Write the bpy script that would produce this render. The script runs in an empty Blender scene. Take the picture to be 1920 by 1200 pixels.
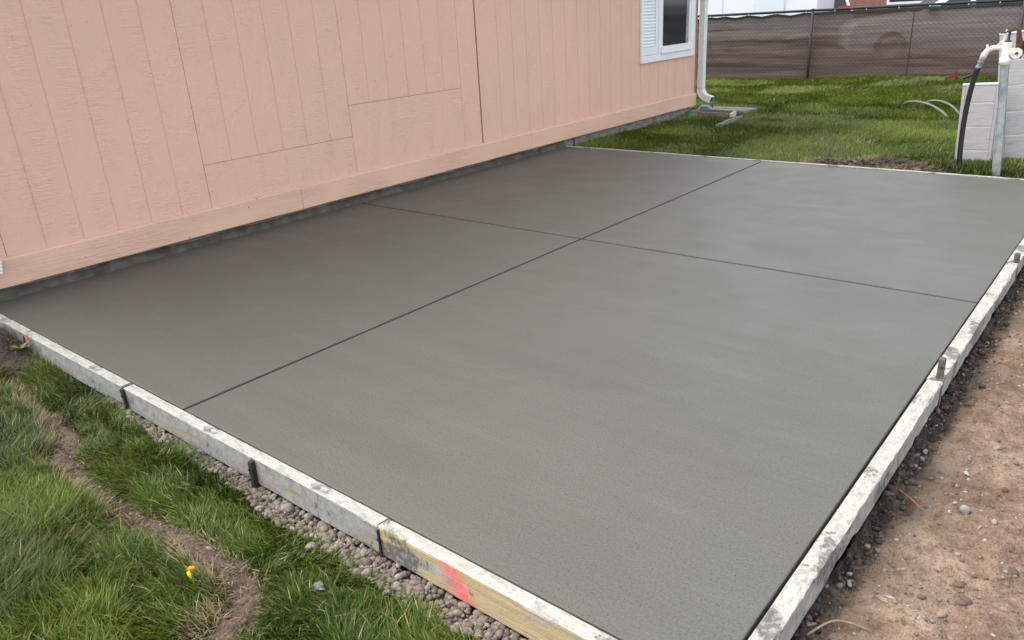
import bpy, bmesh, math, random
import numpy as np
from mathutils import Vector, Matrix

random.seed(7)
rng = np.random.default_rng(11)
S = bpy.context.scene
COL = S.collection
R = math.radians

# ------------------------------------------------------------------ camera
CAM = np.array([4.7031, -1.1295, 1.3096])
YAW, PITCH, ROLL = 0.7137, 0.3808, -0.0603
cam_d = bpy.data.cameras.new('camera')
cam = bpy.data.objects.new('camera', cam_d)
COL.objects.link(cam)
_d = Vector((-math.sin(YAW)*math.cos(PITCH), math.cos(YAW)*math.cos(PITCH), -math.sin(PITCH)))
_r = Vector((math.cos(YAW), math.sin(YAW), 0))
_u = _r.cross(_d)
_r2 = _r*math.cos(ROLL) + _u*math.sin(ROLL)
_u2 = -_r*math.sin(ROLL) + _u*math.cos(ROLL)
cam.matrix_world = Matrix(((_r2.x, _u2.x, -_d.x, CAM[0]), (_r2.y, _u2.y, -_d.y, CAM[1]),
                           (_r2.z, _u2.z, -_d.z, CAM[2]), (0, 0, 0, 1)))
cam_d.sensor_width = 36
cam_d.lens = 1441.34/1920*36
cam_d.clip_start = 0.05
cam_d.clip_end = 1500
S.camera = cam

# ------------------------------------------------------------------ sky, sun, exposure (bright overcast)
SUN_EL, SUN_AZ = 56, 250          # azimuth measured from +Y towards +X
world = bpy.data.worlds.new('World')
S.world = world
world.use_nodes = True
wn, wl = world.node_tree.nodes, world.node_tree.links
wn.clear()
sky = wn.new('ShaderNodeTexSky')
sky.sky_type = 'NISHITA'
sky.sun_disc = False
sky.sun_elevation = R(SUN_EL)
sky.sun_rotation = R(SUN_AZ)
sky.air_density = 1.0
sky.dust_density = 1.5
sky.ozone_density = 1.0
hs = wn.new('ShaderNodeHueSaturation')
hs.inputs['Saturation'].default_value = 0.22
bg = wn.new('ShaderNodeBackground')
bg.inputs['Strength'].default_value = 0.15
wo = wn.new('ShaderNodeOutputWorld')
wl.new(sky.outputs[0], hs.inputs['Color'])
wl.new(hs.outputs[0], bg.inputs[0])
wl.new(bg.outputs[0], wo.inputs[0])

sun_d = bpy.data.lights.new('sun', 'SUN')
sun_d.energy = 0.6
sun_d.angle = R(60)
sun_d.color = (1.0, 0.97, 0.93)
sun = bpy.data.objects.new('sun', sun_d)
COL.objects.link(sun)
_sd = Vector((math.sin(R(SUN_AZ))*math.cos(R(SUN_EL)), math.cos(R(SUN_AZ))*math.cos(R(SUN_EL)), math.sin(R(SUN_EL))))
sun.rotation_euler = _sd.to_track_quat('Z', 'Y').to_euler()

S.view_settings.view_transform = 'Standard'
S.view_settings.look = 'None'
S.view_settings.gamma = 1
S.view_settings.use_curve_mapping = False
S.view_settings.exposure = 1.6
S.render.engine = 'CYCLES'
S.cycles.max_bounces = 8
S.cycles.transparent_max_bounces = 16

# ------------------------------------------------------------------ helpers
def tag(o, label=None, cat=None, group=None, kind=None):
    if label: o['label'] = label
    if cat: o['category'] = cat
    if group: o['group'] = group
    if kind: o['kind'] = kind
    return o

def link(o, parent=None):
    COL.objects.link(o)
    if parent is not None: o.parent = parent
    return o

def empty(name, loc=(0, 0, 0), rz=0):
    o = bpy.data.objects.new(name, None)
    o.empty_display_size = 0.1
    o.location = loc
    o.rotation_euler = (0, 0, rz)
    COL.objects.link(o)
    return o

def mesh_obj(name, v, f, mat, parent=None, smooth=False):
    me = bpy.data.meshes.new(name)
    me.from_pydata([tuple(map(float, q)) for q in v], [], [tuple(map(int, q)) for q in f])
    me.update()
    if smooth:
        me.polygons.foreach_set('use_smooth', [True]*len(me.polygons))
    if mat: me.materials.append(mat)
    return link(bpy.data.objects.new(name, me), parent)

def np_mesh(name, v, loops, starts, mat, parent=None, col=None, smooth=False):
    """big mesh from arrays: v (N,3), flat loop indices, polygon starts"""
    me = bpy.data.meshes.new(name)
    me.vertices.add(len(v)); me.vertices.foreach_set('co', np.asarray(v, np.float32).ravel())
    me.loops.add(len(loops)); me.loops.foreach_set('vertex_index', np.asarray(loops, np.int32))
    me.polygons.add(len(starts)); me.polygons.foreach_set('loop_start', np.asarray(starts, np.int32))
    if smooth: me.polygons.foreach_set('use_smooth', np.ones(len(starts), bool))
    me.update(calc_edges=True)
    if col is not None:
        a = me.attributes.new('col', 'FLOAT_COLOR', 'POINT')
        c = np.ones((len(v), 4), np.float32); c[:, :3] = col
        a.data.foreach_set('color', c.ravel())
    if mat: me.materials.append(mat)
    return link(bpy.data.objects.new(name, me), parent)

class MB:
    """collects boxes, tubes and prisms into one bmesh"""
    def __init__(s): s.bm = bmesh.new()
    def box(s, x0, x1, y0, y1, z0, z1, bev=0.0, rot=None):
        b = bmesh.new() if (bev or rot) else s.bm
        vs = [b.verts.new((x, y, z)) for x in (x0, x1) for y in (y0, y1) for z in (z0, z1)]
        for q in ((0, 1, 3, 2), (4, 6, 7, 5), (0, 4, 5, 1), (2, 3, 7, 6), (0, 2, 6, 4), (1, 5, 7, 3)):
            b.faces.new([vs[i] for i in q])
        if bev: bmesh.ops.bevel(b, geom=list(b.edges), offset=bev, segments=2, affect='EDGES', profile=0.6)
        if rot: bmesh.ops.transform(b, matrix=rot, verts=b.verts)
        if b is not s.bm: s.merge(b)
        return s
    def merge(s, b):
        me = bpy.data.meshes.new('tmp'); b.to_mesh(me); b.free()
        s.bm.from_mesh(me); bpy.data.meshes.remove(me)
        return s
    def tube(s, pts, rad, n=8, cap=True):
        pts = [Vector(p) for p in pts]
        rad = rad if isinstance(rad, (list, tuple)) else [rad]*len(pts)
        rings = []; prev = None
        for i, p in enumerate(pts):
            t = (pts[min(i+1, len(pts)-1)] - pts[max(i-1, 0)]).normalized()
            a = prev if prev is not None else (Vector((0, 0, 1)) if abs(t.z) < 0.9 else Vector((1, 0, 0)))
            a = (a - t*a.dot(t)).normalized(); prev = a
            b = t.cross(a)
            rings.append([s.bm.verts.new(p + (a*math.cos(2*math.pi*k/n) + b*math.sin(2*math.pi*k/n))*rad[i]) for k in range(n)])
        for q, w in zip(rings, rings[1:]):
            for k in range(n):
                f = s.bm.faces.new((q[k], q[(k+1) % n], w[(k+1) % n], w[k])); f.smooth = True
        if cap:
            s.bm.faces.new(rings[0][::-1]); s.bm.faces.new(rings[-1])
        return s
    def prism(s, poly, axis, a, b):
        """extrude a 2-D polygon along axis ('x','y','z') from a to b"""
        def P(q, t): return {'x': (t, q[0], q[1]), 'y': (q[0], t, q[1]), 'z': (q[0], q[1], t)}[axis]
        A = [s.bm.verts.new(P(q, a)) for q in poly]; B = [s.bm.verts.new(P(q, b)) for q in poly]
        n = len(poly)
        for i in range(n): s.bm.faces.new((A[i], A[(i+1) % n], B[(i+1) % n], B[i]))
        s.bm.faces.new(A[::-1]); s.bm.faces.new(B)
        return s
    def build(s, name, mat, parent=None, smooth=False, loc=None):
        bmesh.ops.recalc_face_normals(s.bm, faces=s.bm.faces)
        me = bpy.data.meshes.new(name); s.bm.to_mesh(me); s.bm.free()
        if smooth: me.polygons.foreach_set('use_smooth', [True]*len(me.polygons))
        if mat: me.materials.append(mat)
        o = link(bpy.data.objects.new(name, me), parent)
        if loc: o.location = loc
        return o

def _hash(ix, iy, seed):
    h = (ix*374761393 + iy*668265263 + seed*982451653) & 0xffffffff
    h = ((h ^ (h >> 13))*1274126177) & 0xffffffff
    return ((h ^ (h >> 16)) & 0xffff)/65535.0
def vnoise(x, y, seed=0):
    x = np.asarray(x, float); y = np.asarray(y, float)
    ix = np.floor(x).astype(np.int64); iy = np.floor(y).astype(np.int64)
    fx = x-ix; fy = y-iy
    fx = fx*fx*(3-2*fx); fy = fy*fy*(3-2*fy)
    a = _hash(ix, iy, seed); b = _hash(ix+1, iy, seed); c = _hash(ix, iy+1, seed); d = _hash(ix+1, iy+1, seed)
    return (a*(1-fx)+b*fx)*(1-fy) + (c*(1-fx)+d*fx)*fy
def fbm(x, y, seed=0, octs=4, gain=0.5):
    t = 0; a = 1; n = 0
    for k in range(octs):
        t = t + a*vnoise(x*2**k, y*2**k, seed+k*17); n += a; a *= gain
    return t/n - 0.5
def sstep(a, b, x):
    t = np.clip((x-a)/(b-a), 0, 1); return t*t*(3-2*t)

# ------------------------------------------------------------------ materials
class NT:
    def __init__(s, name):
        s.m = bpy.data.materials.new(name); s.m.use_nodes = True
        s.t = s.m.node_tree; s.n = s.t.nodes; s.l = s.t.links
        s.b = s.n['Principled BSDF']; s.o = s.n['Material Output']
    def new(s, ty, **kw):
        n = s.n.new(ty)
        for k, v in kw.items(): setattr(n, k, v)
        return n
    def put(s, sock, v):
        if isinstance(v, bpy.types.NodeSocket): s.l.new(v, sock)
        elif isinstance(v, (tuple, list)) and len(v) == 3 and sock.type == 'RGBA': sock.default_value = (*v, 1)
        else: sock.default_value = v
    def coord(s, kind='Object', scale=(1, 1, 1), rot=(0, 0, 0), loc=(0, 0, 0)):
        c = s.new('ShaderNodeTexCoord'); m = s.new('ShaderNodeMapping')
        s.l.new(c.outputs[kind], m.inputs[0])
        m.inputs['Scale'].default_value = scale; m.inputs['Rotation'].default_value = rot; m.inputs['Location'].default_value = loc
        return m.outputs[0]
    def world(s, scale=(1, 1, 1)):
        g = s.new('ShaderNodeNewGeometry'); m = s.new('ShaderNodeMapping')
        s.l.new(g.outputs['Position'], m.inputs[0]); m.inputs['Scale'].default_value = scale
        return m.outputs[0]
    def noise(s, vec, scale, detail=4, rough=0.55, dist=0.0):
        n = s.new('ShaderNodeTexNoise'); s.l.new(vec, n.inputs['Vector'])
        n.inputs['Scale'].default_value = scale; n.inputs['Detail'].default_value = detail
        n.inputs['Roughness'].default_value = rough; n.inputs['Distortion'].default_value = dist
        return n.outputs['Fac']
    def ramp(s, fac, stops, interp='LINEAR'):
        r = s.new('ShaderNodeValToRGB'); s.l.new(fac, r.inputs[0]); cr = r.color_ramp; cr.interpolation = interp
        while len(cr.elements) < len(stops): cr.elements.new(0.5)
        for e, (p, c) in zip(cr.elements, stops):
            e.position = p; e.color = (*c, 1) if isinstance(c, (tuple, list)) else (c, c, c, 1)
        return r.outputs[0]
    def mix(s, fac, a, b, mode='MIX'):
        n = s.new('ShaderNodeMix', data_type='RGBA', blend_type=mode)
        s.put(n.inputs[0], fac); s.put(n.inputs[6], a); s.put(n.inputs[7], b)
        return n.outputs[2]
    def math(s, op, a, b=0.0, c=0.0):
        n = s.new('ShaderNodeMath', operation=op)
        s.put(n.inputs[0], a); s.put(n.inputs[1], b); s.put(n.inputs[2], c)
        return n.outputs[0]
    def bump(s, h, strength=0.3, dist=0.01, normal=None):
        n = s.new('ShaderNodeBump'); s.l.new(h, n.inputs['Height'])
        n.inputs['Strength'].default_value = strength; n.inputs['Distance'].default_value = dist
        if normal is not None: s.l.new(normal, n.inputs['Normal'])
        s.l.new(n.outputs[0], s.b.inputs['Normal'])
        return n.outputs[0]
    def base(s, c, rough=0.6, spec=0.5, metal=0.0):
        s.put(s.b.inputs['Base Color'], c); s.put(s.b.inputs['Roughness'], rough)
        s.b.inputs['Specular IOR Level'].default_value = spec; s.b.inputs['Metallic'].default_value = metal
        return s.m

def simple(name, c, rough=0.6, spec=0.5, metal=0.0, var=0.12, scale=30, bump=0.0):
    t = NT(name); v = t.coord()
    n = t.noise(v, scale, 4)
    lo = tuple(q*(1-var) for q in c); hi = tuple(min(1, q*(1+var)) for q in c)
    if bump: t.bump(n, bump, 0.004)
    return t.base(t.ramp(n, [(0.3, lo), (0.7, hi)]), rough, spec, metal)

def siding_material():
    t = NT('pink_siding_paint')
    v = t.world(); fine = t.world((1, 4.0, 27)); mid = t.world((1, 7, 15))
    rip = t.noise(fine, 3.2, 2, 0.5, 0.9)
    rip2 = t.noise(mid, 3.0, 3, 0.6, 1.4)
    mask = t.ramp(t.noise(t.world((1, 4, 1.1)), 2.3, 3), [(0.42, 0.05), (0.62, 1.0)])
    dots = t.noise(v, 160, 3)
    h = t.math('MULTIPLY', t.math('ADD', rip, t.math('MULTIPLY', rip2, 0.7)), mask)
    h = t.math('ADD', h, t.math('MULTIPLY', dots, 0.22))
    t.bump(h, 0.48, 0.011)
    c = t.ramp(t.noise(v, 0.9, 3), [(0.3, (0.70, 0.440, 0.335)), (0.7, (0.765, 0.470, 0.345))])
    c = t.mix(t.ramp(t.noise(v, 9, 4), [(0.35, 0.0), (0.8, 0.35)]), c, (0.66, 0.42, 0.325))
    # small chips and scuffs in the paint
    chip = t.ramp(t.noise(v, 55, 2, 0.4), [(0.735, 0.0), (0.76, 1.0)])
    c = t.mix(t.math('MULTIPLY', chip, 0.6), c, (0.25, 0.13, 0.09))
    oi = t.new('ShaderNodeObjectInfo')
    c = t.mix(t.math('MULTIPLY', oi.outputs['Random'], 0.35), c, (0.66, 0.44, 0.365))
    return t.base(c, 0.62, 0.35)

def trim_material():
    t = NT('pink_trim_paint')
    v = t.world()
    g = t.noise(t.world((1, 1.1, 26)), 3.2, 4, 0.62, 1.6)
    patch = t.ramp(t.noise(t.world((1, 1.0, 3)), 1.8, 2), [(0.4, 0.15), (0.62, 1.0)])
    t.bump(t.math('MULTIPLY', t.ramp(g, [(0.35, 0.0), (0.65, 1.0)]), patch), 0.5, 0.006)
    c = t.ramp(t.noise(v, 2.0, 3), [(0.3, (0.665, 0.435, 0.33)), (0.7, (0.72, 0.465, 0.345))])
    nail = t.ramp(t.noise(v, 42, 1, 0.3), [(0.77, 0.0), (0.79, 1.0)])
    c = t.mix(t.math('MULTIPLY', nail, 0.8), c, (0.22, 0.10, 0.06))
    return t.base(c, 0.6, 0.35)

def concrete_fresh():
    t = NT('fresh_concrete')
    v = t.world()
    broom = t.noise(t.world((1.6, 90, 1)), 3.0, 3, 0.6)
    broad = t.noise(t.world((0.3, 4.5, 1)), 1.4, 5, 0.6)
    fine = t.noise(v, 150, 4, 0.7)
    pore = t.ramp(t.noise(v, 75, 2, 0.55), [(0.29, 1.0), (0.345, 0.0)])
    blot = t.noise(v, 2.2, 5, 0.6, 0.6)
    c = t.ramp(broad, [(0.3, (0.119, 0.118, 0.095)), (0.7, (0.147, 0.147, 0.120))])
    c = t.mix(t.ramp(blot, [(0.35, 0.0), (0.75, 0.45)]), c, (0.116, 0.111, 0.089))
    c = t.mix(t.math('MULTIPLY', t.ramp(broom, [(0.35, 0.0), (0.7, 1.0)]), 0.30), c, (0.075, 0.073, 0.067))
    c = t.mix(t.math('MULTIPLY', t.ramp(fine, [(0.35, 1.0), (0.6, 0.0)]), 0.55), c, (0.052, 0.050, 0.044))
    c = t.mix(t.math('MULTIPLY', pore, 0.55), c, (0.06, 0.058, 0.052))
    h = t.math('ADD', t.math('MULTIPLY', broom, 0.6), t.math('MULTIPLY', fine, 0.5))
    t.bump(h, 0.35, 0.004)
    ro = t.ramp(blot, [(0.3, 0.46), (0.7, 0.60)])
    return t.base(c, ro, 0.36)

def foundation_material():
    t = NT('foundation_concrete')
    v = t.world()
    n = t.noise(t.world((1, 3, 9)), 3.2, 5, 0.65)
    c = t.ramp(n, [(0.3, (0.11, 0.105, 0.097)), (0.5, (0.22, 0.21, 0.195)), (0.75, (0.36, 0.35, 0.33))])
    t.bump(t.noise(v, 35, 5, 0.65), 0.8, 0.012)
    return t.base(c, 0.9, 0.2)

def form_material(name, wood, grain, slurry_side, pink=None):
    """form lumber: wood with dried cement slurry over the top and part of the face (object space, x along the board)"""
    t = NT(name)
    v = t.coord()
    gx = t.noise(t.coord(scale=(0.9, 22, 34)), 3.4, 5, 0.6, 0.8)
    c = t.ramp(gx, [(0.3, tuple(q*0.72 for q in wood)), (0.5, wood), (0.72, grain)])
    vo = t.new('ShaderNodeTexVoronoi'); t.l.new(t.coord(scale=(3.2, 9, 9)), vo.inputs['Vector']); vo.inputs['Scale'].default_value = 1.0
    c = t.mix(t.ramp(vo.outputs['Distance'], [(0.07, 0.8), (0.15, 0.0)]), c, tuple(q*0.35 for q in wood))
    patch = t.noise(t.coord(scale=(1.0, 3, 3)), 5.0, 6, 0.68, 0.4)
    fine = t.noise(v, 70, 4, 0.65)
    side = t.ramp(patch, [(slurry_side-0.07, 1.0), (slurry_side+0.07, 0.0)])
    geo = t.new('ShaderNodeNewGeometry'); sep = t.new('ShaderNodeSeparateXYZ'); t.l.new(geo.outputs['True Normal'], sep.inputs[0])
    top = t.ramp(sep.outputs[2], [(0.35, 0.0), (0.75, 1.0)])
    topm = t.math('MULTIPLY', top, t.ramp(t.noise(t.coord(scale=(1.5, 6, 1)), 7, 6, 0.7), [(0.30, 0.35), (0.46, 1.0)]))
    blotch = t.math('ADD', t.math('MULTIPLY', t.noise(t.coord(scale=(1, 2.5, 1)), 16, 6, 0.7, 0.3), 0.65), t.math('MULTIPLY', fine, 0.35))
    cem = t.ramp(blotch, [(0.28, (0.14, 0.132, 0.11)), (0.38, (0.30, 0.288, 0.25)), (0.49, (0.42, 0.408, 0.36)), (0.60, (0.53, 0.505, 0.43)), (0.74, (0.55, 0.49, 0.36))])
    cems = t.ramp(t.noise(v, 28, 5, 0.7), [(0.28, (0.17, 0.165, 0.155)), (0.45, (0.29, 0.285, 0.272)), (0.75, (0.43, 0.42, 0.395))])
    c = t.mix(side, c, cems)
    c = t.mix(topm, c, cem)
    wet = t.ramp(t.math('ADD', t.math('MULTIPLY', t.noise(t.coord(scale=(1.0, 1.5, 1.0)), 5.5, 3, 0.5), 0.7), t.math('MULTIPLY', t.noise(t.coord(scale=(3.0, 4, 0.8)), 14, 5, 0.75, 0.4), 0.3)), [(0.55, 0.0), (0.575, 1.0)])
    c = t.mix(t.math('MULTIPLY', t.math('MULTIPLY', wet, t.ramp(fine, [(0.38, 0.25), (0.52, 1.0)])), 0.75), c, (0.06, 0.06, 0.057))
    if pink:
        sx = t.new('ShaderNodeSeparateXYZ'); t.l.new(v, sx.inputs[0])
        # a slanting swipe of spray paint: x position drifts with height
        xx = t.math('ADD', sx.outputs[0], t.math('MULTIPLY', sx.outputs[2], pink[2]))
        d = t.math('ABSOLUTE', t.math('SUBTRACT', xx, pink[0]))
        d = t.math('ADD', d, t.math('MULTIPLY', t.math('SUBTRACT', t.noise(v, 45, 5, 0.75), 0.5), 0.075))
        pm = t.ramp(d, [(pink[1]*0.35, 1.0), (pink[1]*1.5, 0.0)])
        pm = t.math('MULTIPLY', pm, t.ramp(t.noise(v, 24, 5, 0.75), [(0.3, 0.35), (0.55, 1.0)]))
        pm = t.math('MULTIPLY', pm, t.math('SUBTRACT', 1.0, t.math('MULTIPLY', top, 0.85)))
        pm = t.math('MULTIPLY', pm, pink[3])
        c = t.mix(pm, c, (0.82, 0.16, 0.165))
    t.bump(t.math('ADD', t.math('MULTIPLY', fine, 0.7), t.math('MULTIPLY', gx, 0.4)), 0.7, 0.006)
    return t.base(c, 0.85, 0.25)

def dirt_material(name, damp=False, tones=None, thatch=False):
    t = NT(name)
    v = t.world()
    tones = tones or ((0.110, 0.068, 0.046), (0.275, 0.185, 0.127), (0.45, 0.33, 0.235))
    a = t.noise(v, 3.2, 6, 0.62, 0.4); b = t.noise(v, 26, 6, 0.7); g = t.noise(v, 140, 3, 0.6)
    c = t.ramp(a, [(0.28, tones[0]), (0.5, tones[1]), (0.72, tones[2])])
    c = t.mix(t.ramp(b, [(0.3, 0.65), (0.56, 0.0)]), c, tuple(q*0.5 for q in tones[0]))
    c = t.mix(t.ramp(b, [(0.6, 0.0), (0.76, 0.6)]), c, tuple(min(1, q*1.15) for q in tones[2]))
    c = t.mix(t.ramp(g, [(0.32, 0.55), (0.5, 0.0)]), c, tuple(q*0.55 for q in tones[0]))
    grit = t.ramp(t.noise(v, 85, 2, 0.5), [(0.70, 0.0), (0.735, 1.0)])
    c = t.mix(t.math('MULTIPLY', grit, 0.75), c, (0.36, 0.31, 0.26))
    if damp:
        at = t.new('ShaderNodeAttribute', attribute_name='col'); sp = t.new('ShaderNodeSeparateColor'); t.l.new(at.outputs[0], sp.inputs[0])
        c = t.mix(sp.outputs[0], c, t.ramp(b, [(0.3, (0.022, 0.019, 0.016)), (0.7, (0.070, 0.060, 0.051))]))
        c = t.mix(t.math('MULTIPLY', sp.outputs[1], t.ramp(b, [(0.48, 0.0), (0.60, 0.7)])), c, (0.15, 0.138, 0.125))
        if thatch: c = t.mix(sp.outputs[2], t.ramp(b, [(0.3, (0.020, 0.024, 0.008)), (0.7, (0.060, 0.064, 0.022))]), c)
    h = t.math('ADD', b, t.math('MULTIPLY', g, 0.5))
    t.bump(h, 1.0, 0.018)
    return t.base(c, 0.95, 0.15)

def attr_material(name, rough=0.6, spec=0.3, transl=0.0, bumpscale=0, var=0.15):
    t = NT(name)
    at = t.new('ShaderNodeAttribute', attribute_name='col')
    c = at.outputs[0]
    if bumpscale:
        n = t.noise(t.world(), bumpscale, 4)
        c = t.mix(t.ramp(n, [(0.3, var*3), (0.6, 0.0)]), c, (0.08, 0.07, 0.06))
        t.bump(n, 0.4, 0.004)
    t.base(c, rough, spec)
    if transl:
        tr = t.new('ShaderNodeBsdfTranslucent'); t.l.new(c, tr.inputs[0])
        mx = t.new('ShaderNodeMixShader'); mx.inputs[0].default_value = transl
        t.l.new(t.b.outputs[0], mx.inputs[1]); t.l.new(tr.outputs[0], mx.inputs[2]); t.l.new(mx.outputs[0], t.o.inputs[0])
    return t.m

def screen_material():
    t = NT('brown_screen_fabric')
    v = t.coord()
    w = t.noise(t.coord(scale=(0.5, 1, 14)), 2.4, 4, 0.6, 0.6)
    c = t.ramp(w, [(0.3, (0.140, 0.094, 0.074)), (0.55, (0.205, 0.148, 0.120)), (0.75, (0.31, 0.24, 0.20))])
    t.base(c, 0.75, 0.25)
    t.bump(w, 0.5, 0.02)
    tr = t.new('ShaderNodeBsdfTransparent')
    mx = t.new('ShaderNodeMixShader'); mx.inputs[0].default_value = 0.08
    t.l.new(t.b.outputs[0], mx.inputs[1]); t.l.new(tr.outputs[0], mx.inputs[2]); t.l.new(mx.outputs[0], t.o.inputs[0])
    return t.m

def plank_material():
    t = NT('white_washed_plank')
    oi = t.new('ShaderNodeObjectInfo')
    g = t.noise(t.coord(scale=(2.2, 1, 34)), 3.2, 5, 0.65, 1.2)
    c = t.ramp(g, [(0.28, (0.20, 0.18, 0.175)), (0.45, (0.40, 0.38, 0.375)), (0.7, (0.50, 0.48, 0.475))])
    c = t.mix(t.math('MULTIPLY', oi.outputs['Random'], 0.3), c, (0.50, 0.48, 0.52))
    t.bump(g, 0.35, 0.004)
    return t.base(c, 0.6, 0.35)

def brick_material():
    t = NT('red_brick')
    b = t.new('ShaderNodeTexBrick'); t.l.new(t.coord(rot=(R(90), 0, 0)), b.inputs['Vector'])
    b.inputs['Scale'].default_value = 4.5
    for k, c in (('Color1', (0.22, 0.085, 0.06)), ('Color2', (0.30, 0.12, 0.09)), ('Mortar', (0.33, 0.28, 0.25))):
        b.inputs[k].default_value = (*c, 1)
    b.inputs['Mortar Size'].default_value = 0.015
    return t.base(b.outputs[0], 0.9, 0.2)

def glass_dark(name, c=(0.02, 0.022, 0.026)):
    t = NT(name); v = t.coord()
    return t.base(t.ramp(t.noise(v, 1.5, 2), [(0.3, c), (0.7, tuple(q*1.5 for q in c))]), 0.06, 0.6)

M = dict(
    siding=siding_material(), trim=trim_material(), slab=concrete_fresh(), foundation=foundation_material(),
    form_grey=form_material('form_lumber_grey', (0.32, 0.27, 0.205), (0.40, 0.345, 0.27), 0.57),
    form_grey_pink=form_material('form_lumber_grey_pink', (0.30, 0.27, 0.225), (0.36, 0.33, 0.28), 0.58, (1.01, 0.03, 0.3, 0.7)),
    form_yellow=form_material('form_lumber_new_pine', (0.50, 0.38, 0.215), (0.57, 0.46, 0.29), 0.43, (0.765, 0.036, -0.55, 0.9)),
    form_cement=form_material('form_lumber_cement_coated', (0.33, 0.29, 0.235), (0.42, 0.38, 0.32), 0.60),
    dirt=dirt_material('red_brown_dirt', True),
    soil=dirt_material('turned_soil', True, ((0.085, 0.056, 0.040), (0.20, 0.140, 0.102), (0.33, 0.245, 0.185)), True),
    grass=attr_material('grass_blades', 0.5, 0.25, 0.18),
    pebble=attr_material('pebble_stone', 0.75, 0.35, 0, 60, 0.12),
    screen=screen_material(), plank=plank_material(), brick=brick_material(),
    white=simple('white_paint', (0.76, 0.775, 0.80), 0.45, 0.4, var=0.04, scale=5),
    vinyl=simple('white_vinyl', (0.78, 0.80, 0.84), 0.35, 0.5, var=0.03, scale=3),
    spout=simple('white_aluminium_spout', (0.68, 0.69, 0.68), 0.4, 0.5, var=0.07, scale=22),
    cream=simple('cream_enamel', (0.74, 0.71, 0.63), 0.4, 0.5, var=0.05),
    glass=glass_dark('dark_window_glass'),
    carglass=glass_dark('car_glass', (0.10, 0.115, 0.14)),
    black=simple('black_rubber', (0.014, 0.014, 0.015), 0.45, 0.5),
    rail=simple('black_rail_paint', (0.012, 0.014, 0.015), 0.4, 0.5),
    wire=simple('dark_wire', (0.055, 0.042, 0.036), 0.6, 0.4),
    post=simple('fence_post_brown', (0.055, 0.035, 0.03), 0.55, 0.4),
    galv=simple('galvanised_steel', (0.30, 0.32, 0.32), 0.5, 0.5, 0.4, 0.35, 14),
    rust=simple('rusty_iron', (0.12, 0.045, 0.028), 0.7, 0.35, 0.2, 0.35, 40, 0.4),
    darkiron=simple('dark_iron_stake', (0.035, 0.033, 0.030), 0.7, 0.35, 0.1, 0.6, 45, 0.5),
    stakewood=simple('weathered_stake', (0.12, 0.105, 0.085), 0.85, 0.2, 0, 0.45, 60, 0.6),
    concrete_old=simple('old_concrete', (0.21, 0.195, 0.17), 0.9, 0.2, 0, 0.28, 25, 0.5),
    timber=simple('weathered_timber', (0.25, 0.20, 0.15), 0.85, 0.2, 0, 0.35, 22, 0.5),
    pipe=simple('grey_green_poly_pipe', (0.13, 0.15, 0.13), 0.4, 0.5),
    blue=simple('blue_pvc', (0.13, 0.34, 0.55), 0.4, 0.5, var=0.25),
    teal=simple('teal_plastic', (0.05, 0.24, 0.24), 0.4, 0.5, var=0.25),
    red=simple('red_plastic', (0.20, 0.02, 0.022), 0.4, 0.5),
    lamp_red=simple('tail_lamp_red', (0.45, 0.01, 0.04), 0.2, 0.6),
    yellow=simple('dandelion_yellow', (0.85, 0.60, 0.02), 0.6, 0.2),
    leaf=simple('weed_leaf', (0.16, 0.22, 0.05), 0.5, 0.3, var=0.4, scale=60),
    straw=simple('dry_stalk', (0.27, 0.21, 0.145), 0.8, 0.2, var=0.3),
    deadweed=simple('dead_red_weed', (0.18, 0.07, 0.055), 0.8, 0.2, var=0.4),
    stone_pale=simple('pale_stone', (0.30, 0.27, 0.235), 0.8, 0.25, 0, 0.16, 40, 0.3),
    stone_white=simple('white_stone', (0.37, 0.34, 0.30), 0.8, 0.25, 0, 0.12, 40, 0.2),
    stone_grey=simple('grey_stone', (0.19, 0.178, 0.163), 0.8, 0.25, 0, 0.25, 40, 0.3),
    bark=simple('twig_bark', (0.20, 0.12, 0.085), 0.85, 0.2, 0, 0.3, 90),
    carpaint=simple('white_car_paint', (0.80, 0.81, 0.83), 0.22, 0.5, var=0.02, scale=2),
    trailer=simple('white_trailer_skin', (0.74, 0.77, 0.80), 0.4, 0.4, var=0.03, scale=1),
    shingle=simple('brown_shingles', (0.10, 0.085, 0.075), 0.9, 0.2, 0, 0.3, 20, 0.5),
    asphalt=simple('asphalt', (0.055, 0.055, 0.055), 0.9, 0.25, 0, 0.2, 12, 0.3),
    tyre=simple('tyre', (0.02, 0.02, 0.02), 0.8, 0.3),
    alloy=simple('alloy_rim', (0.45, 0.46, 0.47), 0.35, 0.5, 0.7),
    fillet=simple('damp_cement_fillet', (0.088, 0.083, 0.072), 0.85, 0.25, 0, 0.45, 14, 0.6),
    joint_shade=simple('joint_shade_concrete', (0.07, 0.067, 0.06), 0.9, 0.2),  # dark tone paints in the shade at the bottom of the joints
)

# ------------------------------------------------------------------ dimensions (metres)
W, L, W1, L1, XF = 4.208, 5.304, 2.075, 2.600, -0.03
H1, H2 = 0.2296, 0.0747
SP = 0.2032
Y0, Y1, YC = 0.1625, 5.1419, 8.0805

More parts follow.
